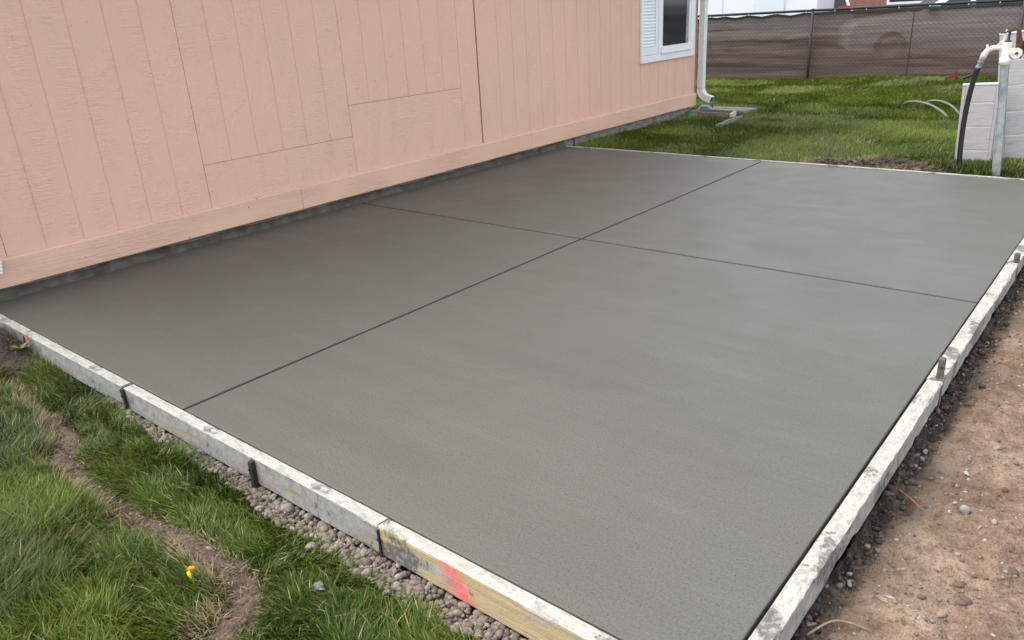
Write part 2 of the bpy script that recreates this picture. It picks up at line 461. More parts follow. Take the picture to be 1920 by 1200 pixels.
# ------------------------------------------------------------------ ground
TR = np.array([(0.95, -0.235), (1.28, -0.262), (1.60, -0.275), (1.76, -0.315), (1.86, -0.375), (2.06, -0.392), (2.30, -0.392),
               (2.50, -0.380), (2.72, -0.352), (2.93, -0.335), (3.06, -0.370), (3.12, -0.45), (3.15, -0.60), (3.22, -0.8)])
TRW = np.array([0.010, 0.020, 0.026, 0.046, 0.048, 0.040, 0.034, 0.030, 0.030, 0.042, 0.058, 0.055, 0.045, 0.03])
def trench(x, y):
    """signed field of the bare-soil strip: <0 inside, also the nearest half-width"""
    best = np.full(np.shape(x), 9.0)
    for i in range(len(TR)-1):
        a, b = TR[i], TR[i+1]; ab = b-a
        t = np.clip(((x-a[0])*ab[0] + (y-a[1])*ab[1])/(ab@ab), 0, 1)
        d = np.hypot(x-a[0]-t*ab[0], y-a[1]-t*ab[1]) - 0.66*(TRW[i]*(1-t)+TRW[i+1]*t)
        best = np.minimum(best, d)
    return best + fbm(x*22, y*22, 5, 3)*0.035
def gravel_edge(x):
    return np.interp(x, [1.45, 1.75, 2.1, 2.6, 2.75, 3.1, 3.6, 4.3], [-0.02, -0.050, -0.066, -0.092, -0.115, -0.100, -0.112, -0.13]) + fbm(x*9, x*0+3, 9, 3)*0.05
def mound(x, y):
    return np.exp(-(((x-0.50)/0.22)**2 + ((y+0.150)/0.085)**2))
def soil_bare(x, y):
    """bare earth near the far-left end of the form"""
    return np.exp(-(((x-0.62)/0.38)**2 + ((y+0.16)/0.135)**2))
def H_front(x, y):
    z = -0.105 + fbm(x*1.6, y*1.6, 2, 3)*0.04 + fbm(x*14, y*14, 3, 3)*0.012
    t = trench(x, y)
    inside = sstep(0.02, -0.03, t)
    z = z + inside*(0.012 + fbm(x*26, y*26, 8, 4, 0.6)*0.065)
    z = z + sstep(-0.02, -0.22, y - np.interp(x, TR[:, 0], TR[:, 1]))*0.035
    z = z + mound(x, y)*(0.135 + fbm(x*15, y*15, 21, 4)*0.20)
    g = sstep(-0.03, 0.01, y-gravel_edge(x))*(x > 1.4)
    return z*(1-g) + g*(-0.122 + fbm(x*20, y*20, 4, 2)*0.006)
def H_right(x, y):
    d = x-4.26
    z = -0.095 + fbm(x*1.3, y*1.3, 31, 3)*0.045 + fbm(x*7, y*7, 33, 4)*0.028 + fbm(x*28, y*28, 35, 4, 0.6)*0.026
    z = z - np.exp(-((d-0.03)/0.05)**2)*0.028
    z = z + sstep(0.12, 0.0, d)*fbm(x*45, y*45, 37, 3)*0.035
    return np.minimum(z, -0.03)
def H_far(x, y):
    z = np.interp(y, [5.3, 6.2, 13.0, 14.5], [-0.03, -0.03, -0.115, -0.14]) + fbm(x*1.1, y*1.1, 41, 3)*0.04*sstep(5.4, 6.4, y)
    bare = far_bare(x, y)
    return z + bare*(0.035 + fbm(x*10, y*10, 44, 4)*0.13) - np.exp(-(((x-2.95)/0.13)**2 + ((y-5.52)/0.07)**2))*0.05
def far_bare(x, y):
    b = np.exp(-(((x-2.60)/0.20)**2 + ((y-5.46)/0.10)**2)) + np.exp(-(((x-2.93)/0.20)**2 + ((y-5.60)/0.20)**2)) \
        + np.exp(-(((x-3.32)/0.22)**2 + ((y-5.52)/0.15)**2)) + 0.9*np.exp(-(((x-2.53)/0.07)**2 + ((y-6.62)/0.09)**2))
    return np.clip(b*1.5 + fbm(x*9, y*9, 47, 3)*0.7 - 0.25, 0, 1)*(b > 0.12)

def sheet(name, xs, ys, H, mat, col=None, skirt=True):
    X, Y = np.meshgrid(xs, ys, indexing='ij')
    Z = H(X, Y)
    v = np.stack([X, Y, Z], -1).reshape(-1, 3)
    nx, ny = len(xs), len(ys)
    i = np.arange(nx-1)[:, None]*ny + np.arange(ny-1)[None, :]
    q = np.stack([i, i+ny, i+ny+1, i+1], -1).reshape(-1)
    c = col(X, Y).reshape(-1, 3) if col else None
    if skirt:
        idx = np.arange(nx*ny).reshape(nx, ny)
        for ring in (idx[:, 0], idx[::-1, -1], idx[0, ::-1], idx[-1, :]):
            base = len(v); low = v[ring].copy(); low[:, 2] = -0.34; v = np.concatenate([v, low])
            if c is not None: c = np.concatenate([c, c[ring]])
            k = np.arange(len(ring)-1)
            q = np.concatenate([q, np.stack([ring[k], base+k, base+k+1, ring[k+1]], -1).reshape(-1)])
    o = np_mesh(name, v, q, np.arange(0, len(q), 4), mat, None, c, True)
    o['kind'] = 'structure'
    return o
def lines(*seg):
    out = []
    for a, b, st in seg: out.append(np.arange(a, b-1e-9, st))
    return np.concatenate(out + [[seg[-1][1]]])

def front_col(X, Y):
    c = np.zeros(X.shape+(3,)); c[..., 0] = np.clip(soil_bare(X, Y)*0.75, 0, 1)
    g = sstep(-0.03, 0.01, Y-gravel_edge(X))*(X > 1.4)
    c[..., 0] = np.maximum(c[..., 0], g*0.6)
    c[..., 2] = np.clip(np.maximum(np.maximum(sstep(0.03, -0.005, trench(X, Y)), soil_bare(X, Y)*2), g), 0, 1)
    return c
def far_col(X, Y):
    c = np.zeros(X.shape+(3,)); c[..., 2] = np.clip(far_bare(X, Y)*2, 0, 1); c[..., 0] = c[..., 2]*np.clip(0.55+fbm(X*7, Y*7, 49, 2)*1.5, 0, 0.8)
    return c
def right_col(X, Y):
    d = X-4.26 + fbm(X*8, Y*8, 51, 4)*0.16
    c = np.zeros(X.shape+(3,)); c[..., 0] = 0.9*sstep(0.085, 0.01, d)
    c[..., 1] = sstep(0.26, 0.06, d)*sstep(0.0, 0.25, fbm(X*3, Y*3, 53, 3)+0.1)
    return c
sheet('front_yard_soil', lines((-7, 0, 0.25), (0, 3.9, 0.011), (3.9, 4.262, 0.02)), lines((-6, -1.3, 0.25), (-1.3, -0.03, 0.010)), H_front, M['soil'], front_col)
sheet('dirt_yard', lines((4.25, 4.9, 0.0065), (4.9, 9, 0.2)), lines((-6, 0.2, 0.2), (0.2, 2.8, 0.007), (2.8, 5.38, 0.02)), H_right, M['dirt'], right_col)
sheet('back_lawn_soil', lines((-9, 1.8, 0.12), (1.8, 3.9, 0.02), (3.9, 10, 0.25)), lines((5.335, 6.8, 0.02), (6.8, 14.4, 0.12)), H_far, M['soil'], far_col)
def H_ground(x, y):
    z = -0.30 + 0*x
    return np.where(y > 14.0, -0.16, z)
sheet('ground', lines((-400, -20, 40), (-20, 20, 4), (20, 400, 40)), np.array([-400, -100, -20, -6, 0, 6, 13.9, 14.2, 20, 30, 60, 150, 400.0]), H_ground, M['asphalt'], None, False)

# ------------------------------------------------------------------ patio slab: four tooled panels
patio = empty('concrete_patio', (0, 0, 0)); patio['kind'] = 'structure'
patio['label'] = 'freshly poured grey concrete patio slab with crossing control joints'
J = 0.0080
def slab_panel(x0, x1, y0, y1):
    b = bmesh.new()
    vs = [b.verts.new(q) for q in ((x0, y0, 0), (x1, y0, 0), (x1, y1, 0), (x0, y1, 0))]
    f = b.faces.new(vs)
    r = bmesh.ops.extrude_face_region(b, geom=[f])
    bmesh.ops.translate(b, vec=(0, 0, -0.1), verts=[e for e in r['geom'] if isinstance(e, bmesh.types.BMVert)])
    bmesh.ops.recalc_face_normals(b, faces=b.faces)
    top = [e for e in b.edges if all(abs(q.co.z) < 1e-6 for q in e.verts)]
    bmesh.ops.bevel(b, geom=top, offset=0.004, segments=2, affect='EDGES', profile=0.5)
    m = MB(); m.merge(b)
    return m.build('slab_panel', M['slab'], patio)
slab_panel(XF, W1-J, 0.0015, L1-J); slab_panel(W1+J, W-0.004, 0.0015, L1-J)
slab_panel(XF, W1-J, L1+J, L-0.003); slab_panel(W1+J, W-0.004, L1+J, L-0.003)
MB().box(XF, W-0.002, 0.002, L-0.001, -0.12, -0.022).build('joint_bed', M['joint_shade'], patio)

# ------------------------------------------------------------------ house
house = empty('house', (0, 0, 0))
tag(house, 'single storey house with pink grooved wood siding and white trim', 'house')
ZT = 2.48
def panel(y0, y1, z0, z1, grooves, depth=0.0038, dx=0.0, w=0.010):
    """vertical-groove plywood sheet; front at x=dx"""
    pr = [(dx, y0+0.0015)]
    for g in sorted(grooves):
        if y0+0.012 < g < y1-0.012:
            pr += [(dx, g-w/2), (dx-depth, g-w/2+0.003), (dx-depth, g+w/2-0.003), (dx, g+w/2)]
    pr += [(dx, y1-0.0015), (dx-0.013, y1-0.0015), (dx-0.013, y0+0.0015)]
    MB().prism(pr, 'z', z0, z1).build('siding_panel', M['siding'], house)
def gr(y0, n, off=0): return [y0+off+SP*k for k in range(n)]
ZB = 0.10
YS = [-0.22]
panel(YS[0], Y0, ZB, ZT, [Y0-SP])
panel(Y0, Y0+6*SP, ZB, ZT, gr(Y0, 7))
a = Y0+6*SP
panel(a, a+6*SP, 0.509, ZT, gr(a, 7)); panel(a, a+6*SP, ZB, 0.5065, gr(a, 7, 0.006), 0.0016, 0.0012)
b_ = a+6*SP
panel(b_, b_+6*SP, 0.7345, ZT, gr(b_, 7)); panel(b_, b_+6*SP, ZB, 0.732, gr(b_, 7, 0.008), 0.0014, 0.0010)
c_ = b_+6*SP
panel(c_, 4.047, ZB, ZT, [])
panel(4.062, Y1, ZB, ZT, [Y1-SP*k for k in range(1, 5)])
panel(Y1, Y1+6*SP, ZB, ZT, gr(Y1, 7))
panel(Y1+6*SP, Y1+12*SP, ZB, ZT, gr(Y1+6*SP, 7))
panel(Y1+12*SP, YC-0.002, ZB, ZT, gr(Y1+12*SP, 7))
# sheathing behind the joints
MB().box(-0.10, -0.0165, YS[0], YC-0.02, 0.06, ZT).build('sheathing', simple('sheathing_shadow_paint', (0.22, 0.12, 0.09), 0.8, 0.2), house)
# skirt boards with bevelled top
for y0, y1 in ((YS[0]-0.015, 2.06), (2.063, 4.72), (4.723, YC+0.015)):
    pr = [(0.003, H2), (0.021, H2), (0.024, H2+0.004), (0.024, H1-0.008), (0.020, H1-0.002), (0.003, H1+0.003)]
    m = MB(); ys = np.linspace(y0, y1, max(2, int((y1-y0)/0.06)))
    rings = []
    for y in ys:
        j = float(fbm(np.array(y*3.0), np.array(1.0), 61, 3))*0.005
        rings.append([m.bm.verts.new((q[0], y, q[1]+j)) for q in pr])
    n = len(pr)
    for q, w_ in zip(rings, rings[1:]):
        for k in range(n): m.bm.faces.new((q[k], q[(k+1) % n], w_[(k+1) % n], w_[k]))
    m.bm.faces.new(rings[0]); m.bm.faces.new(rings[-1][::-1])
    m.build('skirt_board', M['trim'], house)
# foundation with a ragged cement fillet along the patio
MB().box(-0.22, XF-0.004, YS[0], YC-0.03, -0.3, 0.06).build('foundation', M['foundation'], house)
ys = np.arange(YS[0]*0, L+0.02, 0.012)
v = []; f = []
for i, y in enumerate(ys):
    n0 = float(fbm(np.array(y*4), np.array(0.), 71, 4)); n1 = float(fbm(np.array(y*15), np.array(2.), 73, 3))
    h = 0.030 + n0*0.030 + n1*0.012; o_ = 0.016 + n1*0.016 + n0*0.012
    v += [(XF-0.02, y, 0.062), (XF+0.001+0.3*o_, y, h+0.012), (XF+0.004+o_*0.8, y, h*0.5), (XF+0.006+o_, y, -0.004)]
for i in range(len(ys)-1):
    for k in range(3):
        f.append((4*i+k, 4*i+k+1, 4*i+k+5, 4*i+k+4))
mesh_obj('cement_fillet', v, f, M['fillet'], house, True)
# far end wall, near end wall, rear wall
ye = YC+0.012
MB().box(-4.4, -0.002, YC-0.10, YC, 0.06, ZT+0.0).build('end_wall', M['siding'], house)
MB().box(-4.4, -0.11, YS[0], YS[0]+0.1, 0.06, ZT).build('end_wall', M['siding'], house)
MB().box(-4.5, -4.4, YS[0], YC, 0.06, ZT).build('rear_wall', M['siding'], house)
MB().box(-0.06, 0.008, YC, YC+0.019, H1+0.002, ZT).build('corner_board', simple('corner_board_paint', (0.36, 0.22, 0.17), 0.6, 0.3), house)
# roof with eaves and gutter
m = MB(); m.prism([(0.34, ZT+0.02), (0.34, ZT+0.10), (-2.25, ZT+0.75), (-4.84, ZT+0.10), (-4.84, ZT+0.02)], 'y', YS[0]-0.3, YC+0.3)
roof = m.build('roof', M['shingle'], house)
MB().prism([(0.345, ZT+0.0), (0.345, ZT+0.11), (0.45, ZT+0.11), (0.45, ZT+0.03), (0.42, ZT)], 'y', YS[0]-0.3, YC+0.3).build('gutter', M['spout'], house)
# window with louvred shutter
win = MB().box(0.001, 0.030, 6.744, 7.997, 0.687, 0.765, 0.002).build('window', M['white'], house)
tag(win, 'white framed window with a louvred shutter on its left')
ZW = 2.0
MB().box(0.001, 0.028, 7.893, 7.997, 0.766, ZW, 0.002).build('frame', M['white'], win)
MB().box(0.001, 0.028, 7.112, 7.172, 0.766, ZW, 0.002).build('frame', M['white'], win)
MB().box(0.001, 0.028, 6.744, 7.997, ZW+0.001, ZW+0.09, 0.002).build('frame', M['white'], win)
m = MB(); m.box(0.001, 0.022, 7.173, 7.222, 0.80, ZW-0.001, 0.003).box(0.001, 0.022, 7.855, 7.892, 0.80, ZW-0.001, 0.003)
m.box(0.001, 0.040, 7.173, 7.892, 0.782, 0.842, 0.004).box(0.001, 0.022, 7.223, 7.854, 1.40, 1.45, 0.003)
m.build('sash', M['vinyl'], win)
MB().box(0.001, 0.048, 7.165, 7.90, 0.7655, 0.7815, 0.003).build('sill', M['vinyl'], win)
MB().box(0.002, 0.006, 7.222, 7.855, 0.842, ZW-0.02).build('pane', M['glass'], win)
MB().box(0.0062, 0.014, 7.800, 7.852, 0.846, 1.398, 0.002).build('screen_frame', M['galv'], win)
sh = MB().box(0.001, 0.024, 6.746, 6.790, 0.768, ZW, 0.002).box(0.001, 0.024, 7.060, 7.108, 0.768, ZW, 0.002).box(0.001, 0.024, 6.790, 7.060, 0.768, 0.850, 0.002) \
    .box(0.001, 0.024, 6.790, 7.060, 1.93, ZW, 0.002).box(0.001, 0.006, 6.790, 7.060, 0.851, 1.929).build('shutter', M['vinyl'], house)
lz = 0.856
lou = None
while lz < 1.92:
    if lou is None:
        lou = MB().prism([(0.006, 0.0), (0.022, 0.003), (0.022, 0.008), (0.006, 0.027)], 'y', 6.792, 7.058).build('louver', M['vinyl'], sh)
        lou.location.z = lz
    else:
        o = lou.copy(); link(o, sh); o.location.z = lz
    lz += 0.034

# ------------------------------------------------------------------ downspouts
def ribbed(w, d, n=4, amp=0.003):
    """rectangular spout section with shallow corrugation"""
    pts = []
    def side(a, b, nrm):
        for i in range(n*2):
            t = i/(n*2); k = amp if i % 2 else 0.0
            pts.append((a[0]+(b[0]-a[0])*t - nrm[0]*k, a[1]+(b[1]-a[1])*t - nrm[1]*k))
    side((-w, -d), (w, -d), (0, -1)); side((w, -d), (w, d), (1, 0)); side((w, d), (-w, d), (0, 1)); side((-w, d), (-w, -d), (-1, 0))
    return pts
def spout(path, sec, name, mat, parent, side_axis=Vector((0, 1, 0))):
    """sweep a rectangular section along a path in the x-z plane (or with given side axis)"""
    m = MB(); rings = []
    P = [Vector(p) for p in path]
    for i, p in enumerate(P):
        t = (P[min(i+1, len(P)-1)]-P[max(i-1, 0)]).normalized()
        n = side_axis.cross(t).normalized()
        rings.append([m.bm.verts.new(p + n*q[0] + side_axis*q[1]) for q in sec])
    k = len(sec)
    for q, w_ in zip(rings, rings[1:]):
        for i in range(k): m.bm.faces.new((q[i], q[(i+1) % k], w_[(i+1) % k], w_[i]))
    o = m.build(name, mat, parent)
    return o
ds = empty('downspout', (0.055, YC+0.075, 0))
tag(ds, 'white ribbed downspout with elbow at the far house corner', 'downspout')
sec = ribbed(0.034, 0.042)
SX, SY = 0.0, 0.0
spout([(SX, SY, 2.5), (SX, SY, 1.2), (SX, SY, 0.28)], sec, 'pipe', M['spout'], ds)
el = []
for i in range(9):
    t = i/8*R(72)
    el.append((SX+0.115*(1-math.cos(t)), SY, 0.275-0.115*math.sin(t)))
el.append((el[-1][0]+0.075, SY, el[-1][2]-0.075*math.tan(R(18))))
sec2 = [(q[0]*1.10, q[1]*1.08) for q in sec]
spout(el, sec2, 'elbow', M['spout'], ds)
q = Vector(el[-1])
MB().box(-0.028, 0.028, -0.036, 0.036, -0.002, 0.002, rot=Matrix.Translation(q-Vector((0.004, 0, -0.001))) @ Matrix.Rotation(R(90+18), 4, 'Y')).build('mouth_shade', M['black'], ds)  # black plate stands in for the shade inside the open spout
for z in (0.30, 1.3): MB().box(-0.036, 0.038, -0.046, 0.046, z, z+0.012, 0.002).build('strap', M['spout'], ds)
ds2 = empty('downspout', (0.055, -0.075, 0))
tag(ds2, 'white downspout tip poking in at the left edge of the photo', 'downspout')
spout([(0, 0, 2.5), (0, 0, 1.2), (0, 0, 0.33)], sec, 'pipe', M['spout'], ds2)
el2 = []
for i in range(7):
    t = i/6*R(75)
    el2.append((0, 0.10*(1-math.cos(t)), 0.325-0.10*math.sin(t)))
el2.append((0, el2[-1][1]+0.10, el2[-1][2]-0.018))
spout(el2, sec2, 'elbow', M['spout'], ds2, Vector((1, 0, 0)))

# ------------------------------------------------------------------ form boards
def form_board(name, p0, p1, th, z0, z1, mat, seed, rag=0.004, rag_bottom=0.003, label=None, n_step=0.014):
    p0 = Vector(p0); p1 = Vector(p1); d = p1-p0; ln = d.length
    n = max(8, int(ln/n_step))
    prof = [(0, 0), (th, 0), (th, 0.25), (th, 0.55), (th, 0.90), (th+0.0030, 0.925), (th+0.0022, 0.985), (th-0.003, 1.0), (th*0.5, 1.0), (0.004, 1.0), (0, 0.97), (0, 0.5)]
    v = []; f = []; k = len(prof)
    xs = np.linspace(0, ln, n+1)
    for i, x in enumerate(xs):
        for j, (py, pz) in enumerate(prof):
            a = float(fbm(np.array(x*9+seed), np.array(j*0.8), seed, 4)); b = float(fbm(np.array(x*38+seed), np.array(j*1.7), seed+5, 3))
            top = 1 if pz > 0.9 else (0.5 if pz > 0.3 else 0)
            yy = py + (a*1.3+b*0.8)*rag*(1 if py > th*0.4 else 0.35)
            zz = z0+(z1-z0)*pz + top*(a*0.8+b*0.8)*rag
            if pz == 0: zz += (abs(a)*1.5+b*0.5)*rag_bottom*3
            v.append((x, yy, zz))
    for i in range(n):
        for j in range(k):
            f.append((i*k+j, i*k+(j+1) % k, (i+1)*k+(j+1) % k, (i+1)*k+j))
    f.append(tuple(range(k))[::-1]); f.append(tuple(n*k+j for j in range(k)))
    o = mesh_obj(name, v, f, mat, None, False)
    o.location = p0; o.rotation_euler = (0, 0, math.atan2(d.y, d.x))
    tag(o, label, 'form board', 'form boards around the patio')
    me = o.data
    bm = bmesh.new(); bm.from_mesh(me); bmesh.ops.recalc_face_normals(bm, faces=bm.faces); bm.to_mesh(me); bm.free()
    return o
# front edge: boards run along -x in local space so local +y points away from the patio
FY = -0.004
def front(x0, x1, mat, seed, label, z1=0.002, z0=-0.098, th=0.041, dy=0.0):
    return form_board('form_board', (x1, FY+dy, 0), (x0, FY+dy, 0), th, z0, z1, mat, seed, 0.0032, 0.001, label)
front(-0.40, 0.632, M['form_grey'], 3, 'whitish form board stub beside the brown soil mound at far left', 0.003)
front(0.636, 1.668, M['form_grey_pink'], 5, 'grey cement-smeared form board with faint pink mark, next to the soil mound', 0.002)
front(1.690, 2.596, M['form_grey'], 7, 'grey form board between the two dark stakes above the grass', 0.001)
front(2.600, 3.222, M['form_grey'], 9, 'grey form board just left of the yellow pine one', 0.003)
front(3.226, 4.262, M['form_yellow'], 11, 'yellow pine form board with a pink spray paint mark', 0.002)
# right edge: local +y must point to +x -> run from far to near
def right(y0, y1, dx, seed, label, z0=-0.085, z1=0.004, th=0.05):
    return form_board('form_board', (W+0.004+dx, y1, 0), (W+0.004+dx, y0, 0), -th, z0, z1, M['form_cement'], seed, 0.007, 0.010, label)
def right_board(y0, y1, dx, seed, label, th=0.05, z0=-0.085, z1=0.004):
    o = form_board('form_board', (W+0.003+dx, y0, 0), (W+0.003+dx, y1, 0), th, z0, z1, M['form_cement'], seed, 0.0075, 0.010, label)
    # mirror the cross direction so the rough face looks outwards
    me = o.data
    for vv in me.vertices: vv.co.y = -vv.co.y
    me.flip_normals()
    return o
right_board(-0.05, 1.69, 0.003, 21, 'cement-crusted form board at the near right, beside the red dirt', 0.046)
right_board(1.696, 3.26, 0.0, 23, 'cement-crusted form board between the two upright stakes on the right', 0.048)
right_board(3.266, 5.34, -0.002, 25, 'cement-crusted form board at the far right, beyond the last stake', 0.048)
# far edge
def far(x0, x1, seed, label, z1=0.007):
    return form_board('form_board', (x0, L, 0), (x1, L, 0), 0.026, -0.08, z1, M['form_grey'], seed, 0.003, 0.002, label, 0.03)
far(XF, 2.37, 31, 'thin pale form board along the back edge, house side')
far(2.374, W+0.05, 33, 'thin pale form board along the back edge, hydrant side', 0.009)

# stakes
def stake(x, y, z0, z1, w, d, mat, label, lean=0.0, rz=0.0):
    o = empty('form_stake', (x, y, 0), rz)
    m = MB()
    pr = [(-w/2, -d/2), (w/2, -d/2), (w/2, d/2), (-w/2, d/2)]
    zs = [z0-0.12, z0, (z0+z1)/2, z1-0.006, z1]
    rings = []
    for i, z in enumerate(zs):
        s = 0.25 if i == 0 else (0.86 if i == 4 else 1.0)
        jit = 0.0012
        rings.append([m.bm.verts.new((q[0]*s + lean*(z-z0) + random.uniform(-jit, jit), q[1]*s+random.uniform(-jit, jit), z)) for q in pr])
    for q, w_ in zip(rings, rings[1:]):
        for k in range(4): m.bm.faces.new((q[k], q[(k+1) % 4], w_[(k+1) % 4], w_[k]))
    m.bm.faces.new(rings[0][::-1]); m.bm.faces.new(rings[-1])
    m.build('shaft', mat, o)
    m = MB(); m.tube([(w*0.1, -d/2-0.0005, z1-0.03), (w*0.1, -d/2-0.005, z1-0.03)], 0.004, 8)
    m.build('nail_head', M['darkiron'], o)
    tag(o, label, 'stake', 'form stakes around the patio')
    return o
stake(1.679, -0.046, -0.11, -0.004, 0.020, 0.020, M['darkiron'], 'dark stake at the joint of the grey boards above the grass', 0.03)
stake(2.598, -0.054, -0.14, -0.008, 0.018, 0.016, M['darkiron'], 'dark stake next to the gravel, nearest the pine board', 0.05)
stake(3.224, -0.0475, -0.10, -0.012, 0.007, 0.006, M['darkiron'], 'thin dark pin at the left end of the yellow pine board')
stake(0.634, -0.0475, -0.10, -0.015, 0.006, 0.006, M['darkiron'], 'thin dark pin beside the brown soil mound')
stake(4.250, 1.72, -0.09, 0.082, 0.020, 0.026, M['stakewood'], 'weathered stake standing above the right form, nearest the camera', -0.02)
stake(4.250, 3.28, -0.09, 0.050, 0.022, 0.030, M['stakewood'], 'weathered stake at the right photo edge on the far form', -0.02)
stake(0.075, 5.345, -0.08, 0.083, 0.011, 0.011, M['darkiron'], 'dark pin stake against the foundation at the patio back corner')
stake(2.965, 5.62, -0.05, 0.070, 0.014, 0.014, M['stakewood'], 'short dark pin stake in the bare soil behind the patio', 0.10)

# ------------------------------------------------------------------ fence
FA = Vector((-2.229, 12.937, 0)); FD = Vector((0.97583, 0.21854, 0)); FROT = math.atan2(FD.y, FD.x)
fence = empty('chain_link_fence', FA, FROT)
tag(fence, 'chain-link fence covered with brown privacy screen behind the lawn', 'fence')
FX0, FX1, FZ0, FZ1 = -6.3, 9.0, -0.13, 1.035
for x in (-4.25, -1.25, 1.81, 4.93, 8.0):
    m = MB(); m.tube([(x, -0.03, -0.4), (x, -0.03, FZ1+0.005)], 0.024, 10)
    po = m.build('post', M['post'], fence)
    MB().tube([(x, -0.03, FZ1+0.003), (x, -0.03, FZ1+0.025), (x, -0.03, FZ1+0.035)], [0.030, 0.027, 0.008], 10).build('cap', M['rail'], po)
MB().tube([(x, 0.0, FZ1) for x in np.linspace(FX0, FX1, 12)], 0.022, 10).build('top_rail', M['rail'], fence)
# screen hem: black tape sagging a little between the ties
TIES = [-0.35, 0.03, 0.28, 0.72, 1.19, 1.70, 2.165, 2.662, 3.158, 3.614, 4.167, 4.60]
xs = np.arange(FX0, FX1, 0.05)
near = np.min(np.abs(xs[:, None]-np.array(TIES+[-1, -1.5, -2, -2.5, -3, -3.5, -4, -4.5, -5, -5.5, 5.1, 5.6, 6.1, 6.6, 7.1, 7.6, 8.1, 8.6])[None]), axis=1)
sag = np.clip(near*0.16, 0, 0.04)*np.where(xs < 1.75, 1.0, 0.25)
v = []; f = []
for x, s in zip(xs, sag):
    zt = FZ1-0.022-s
    v += [(x, -0.022, zt), (x, -0.024, zt-0.045), (x, -0.018, zt-0.045), (x, -0.016, zt)]
for i in range(len(xs)-1):
    for k in range(4): f.append((4*i+k, 4*i+(k+1) % 4, 4*i+4+(k+1) % 4, 4*i+4+k))
mesh_obj('screen_hem', v, f, M['rail'], fence)
for x in TIES:
    MB().box(x-0.008, x+0.008, -0.030, -0.020, FZ1-0.030, FZ1-0.012, 0.002).build('tie', M['white'], fence)
# screen fabric with horizontal folds
xs = np.arange(FX0, FX1, 0.06); zs = np.linspace(FZ0, FZ1-0.045, 44)
X, Z = np.meshgrid(xs, zs, indexing='ij')
dx = X + 0
fold = fbm(X*0.35, Z*9 + X*0.25, 81, 4)*0.07 + fbm(X*0.8, Z*22, 83, 2)*0.018
Y = 0.022 + np.clip(fold, -0.03, 0.05)
ztop = np.interp(X, xs, np.clip(np.interp(xs, xs, np.interp(xs, np.arange(FX0, FX1, 0.05), sag)), 0, 1))
Z2 = Z - ztop*((Z-FZ0)/(FZ1-FZ0))
v = np.stack([X, Y, Z2], -1).reshape(-1, 3); nz = len(zs)
i = np.arange(len(xs)-1)[:, None]*nz + np.arange(nz-1)[None]
q = np.stack([i, i+nz, i+nz+1, i+1], -1).reshape(-1)
o = np_mesh('privacy_screen', v, q, np.arange(0, len(q), 4), M['screen'], fence, None, True)
MB().box(3.39, 3.405, -0.012, -0.008, FZ0+0.02, FZ1-0.04).build('screen_seam', M['post'], fence)
# chain link: zig-zag wires
m_v = []; m_l = []; m_s = []
P = 0.080; rad = 0.0030
def wire(pts):
    base = len(m_v)
    for (x, y, z) in pts:
        m_v.extend([(x-rad, y, z), (x, y-rad, z), (x+rad, y, z), (x, y+rad, z)])
    for a in range(len(pts)-1):
        for k in range(4):
            m_s.append(len(m_l)); m_l.extend([base+a*4+k, base+a*4+(k+1) % 4, base+a*4+4+(k+1) % 4, base+a*4+4+k])
x = FX0
zs = np.arange(FZ0, FZ1-0.02, P/2)
k = 0
while x < 6.2:
    if x > -2.5:
        wire([(x + (P/2 if (j+k) % 2 else 0), -0.006 - 0.003*((j+k) % 2), z) for j, z in enumerate(zs)])
    x += P/2; k += 1
o = np_mesh('chain_link', np.array(m_v), m_l, m_s, M['wire'], fence); o['kind'] = 'stuff'

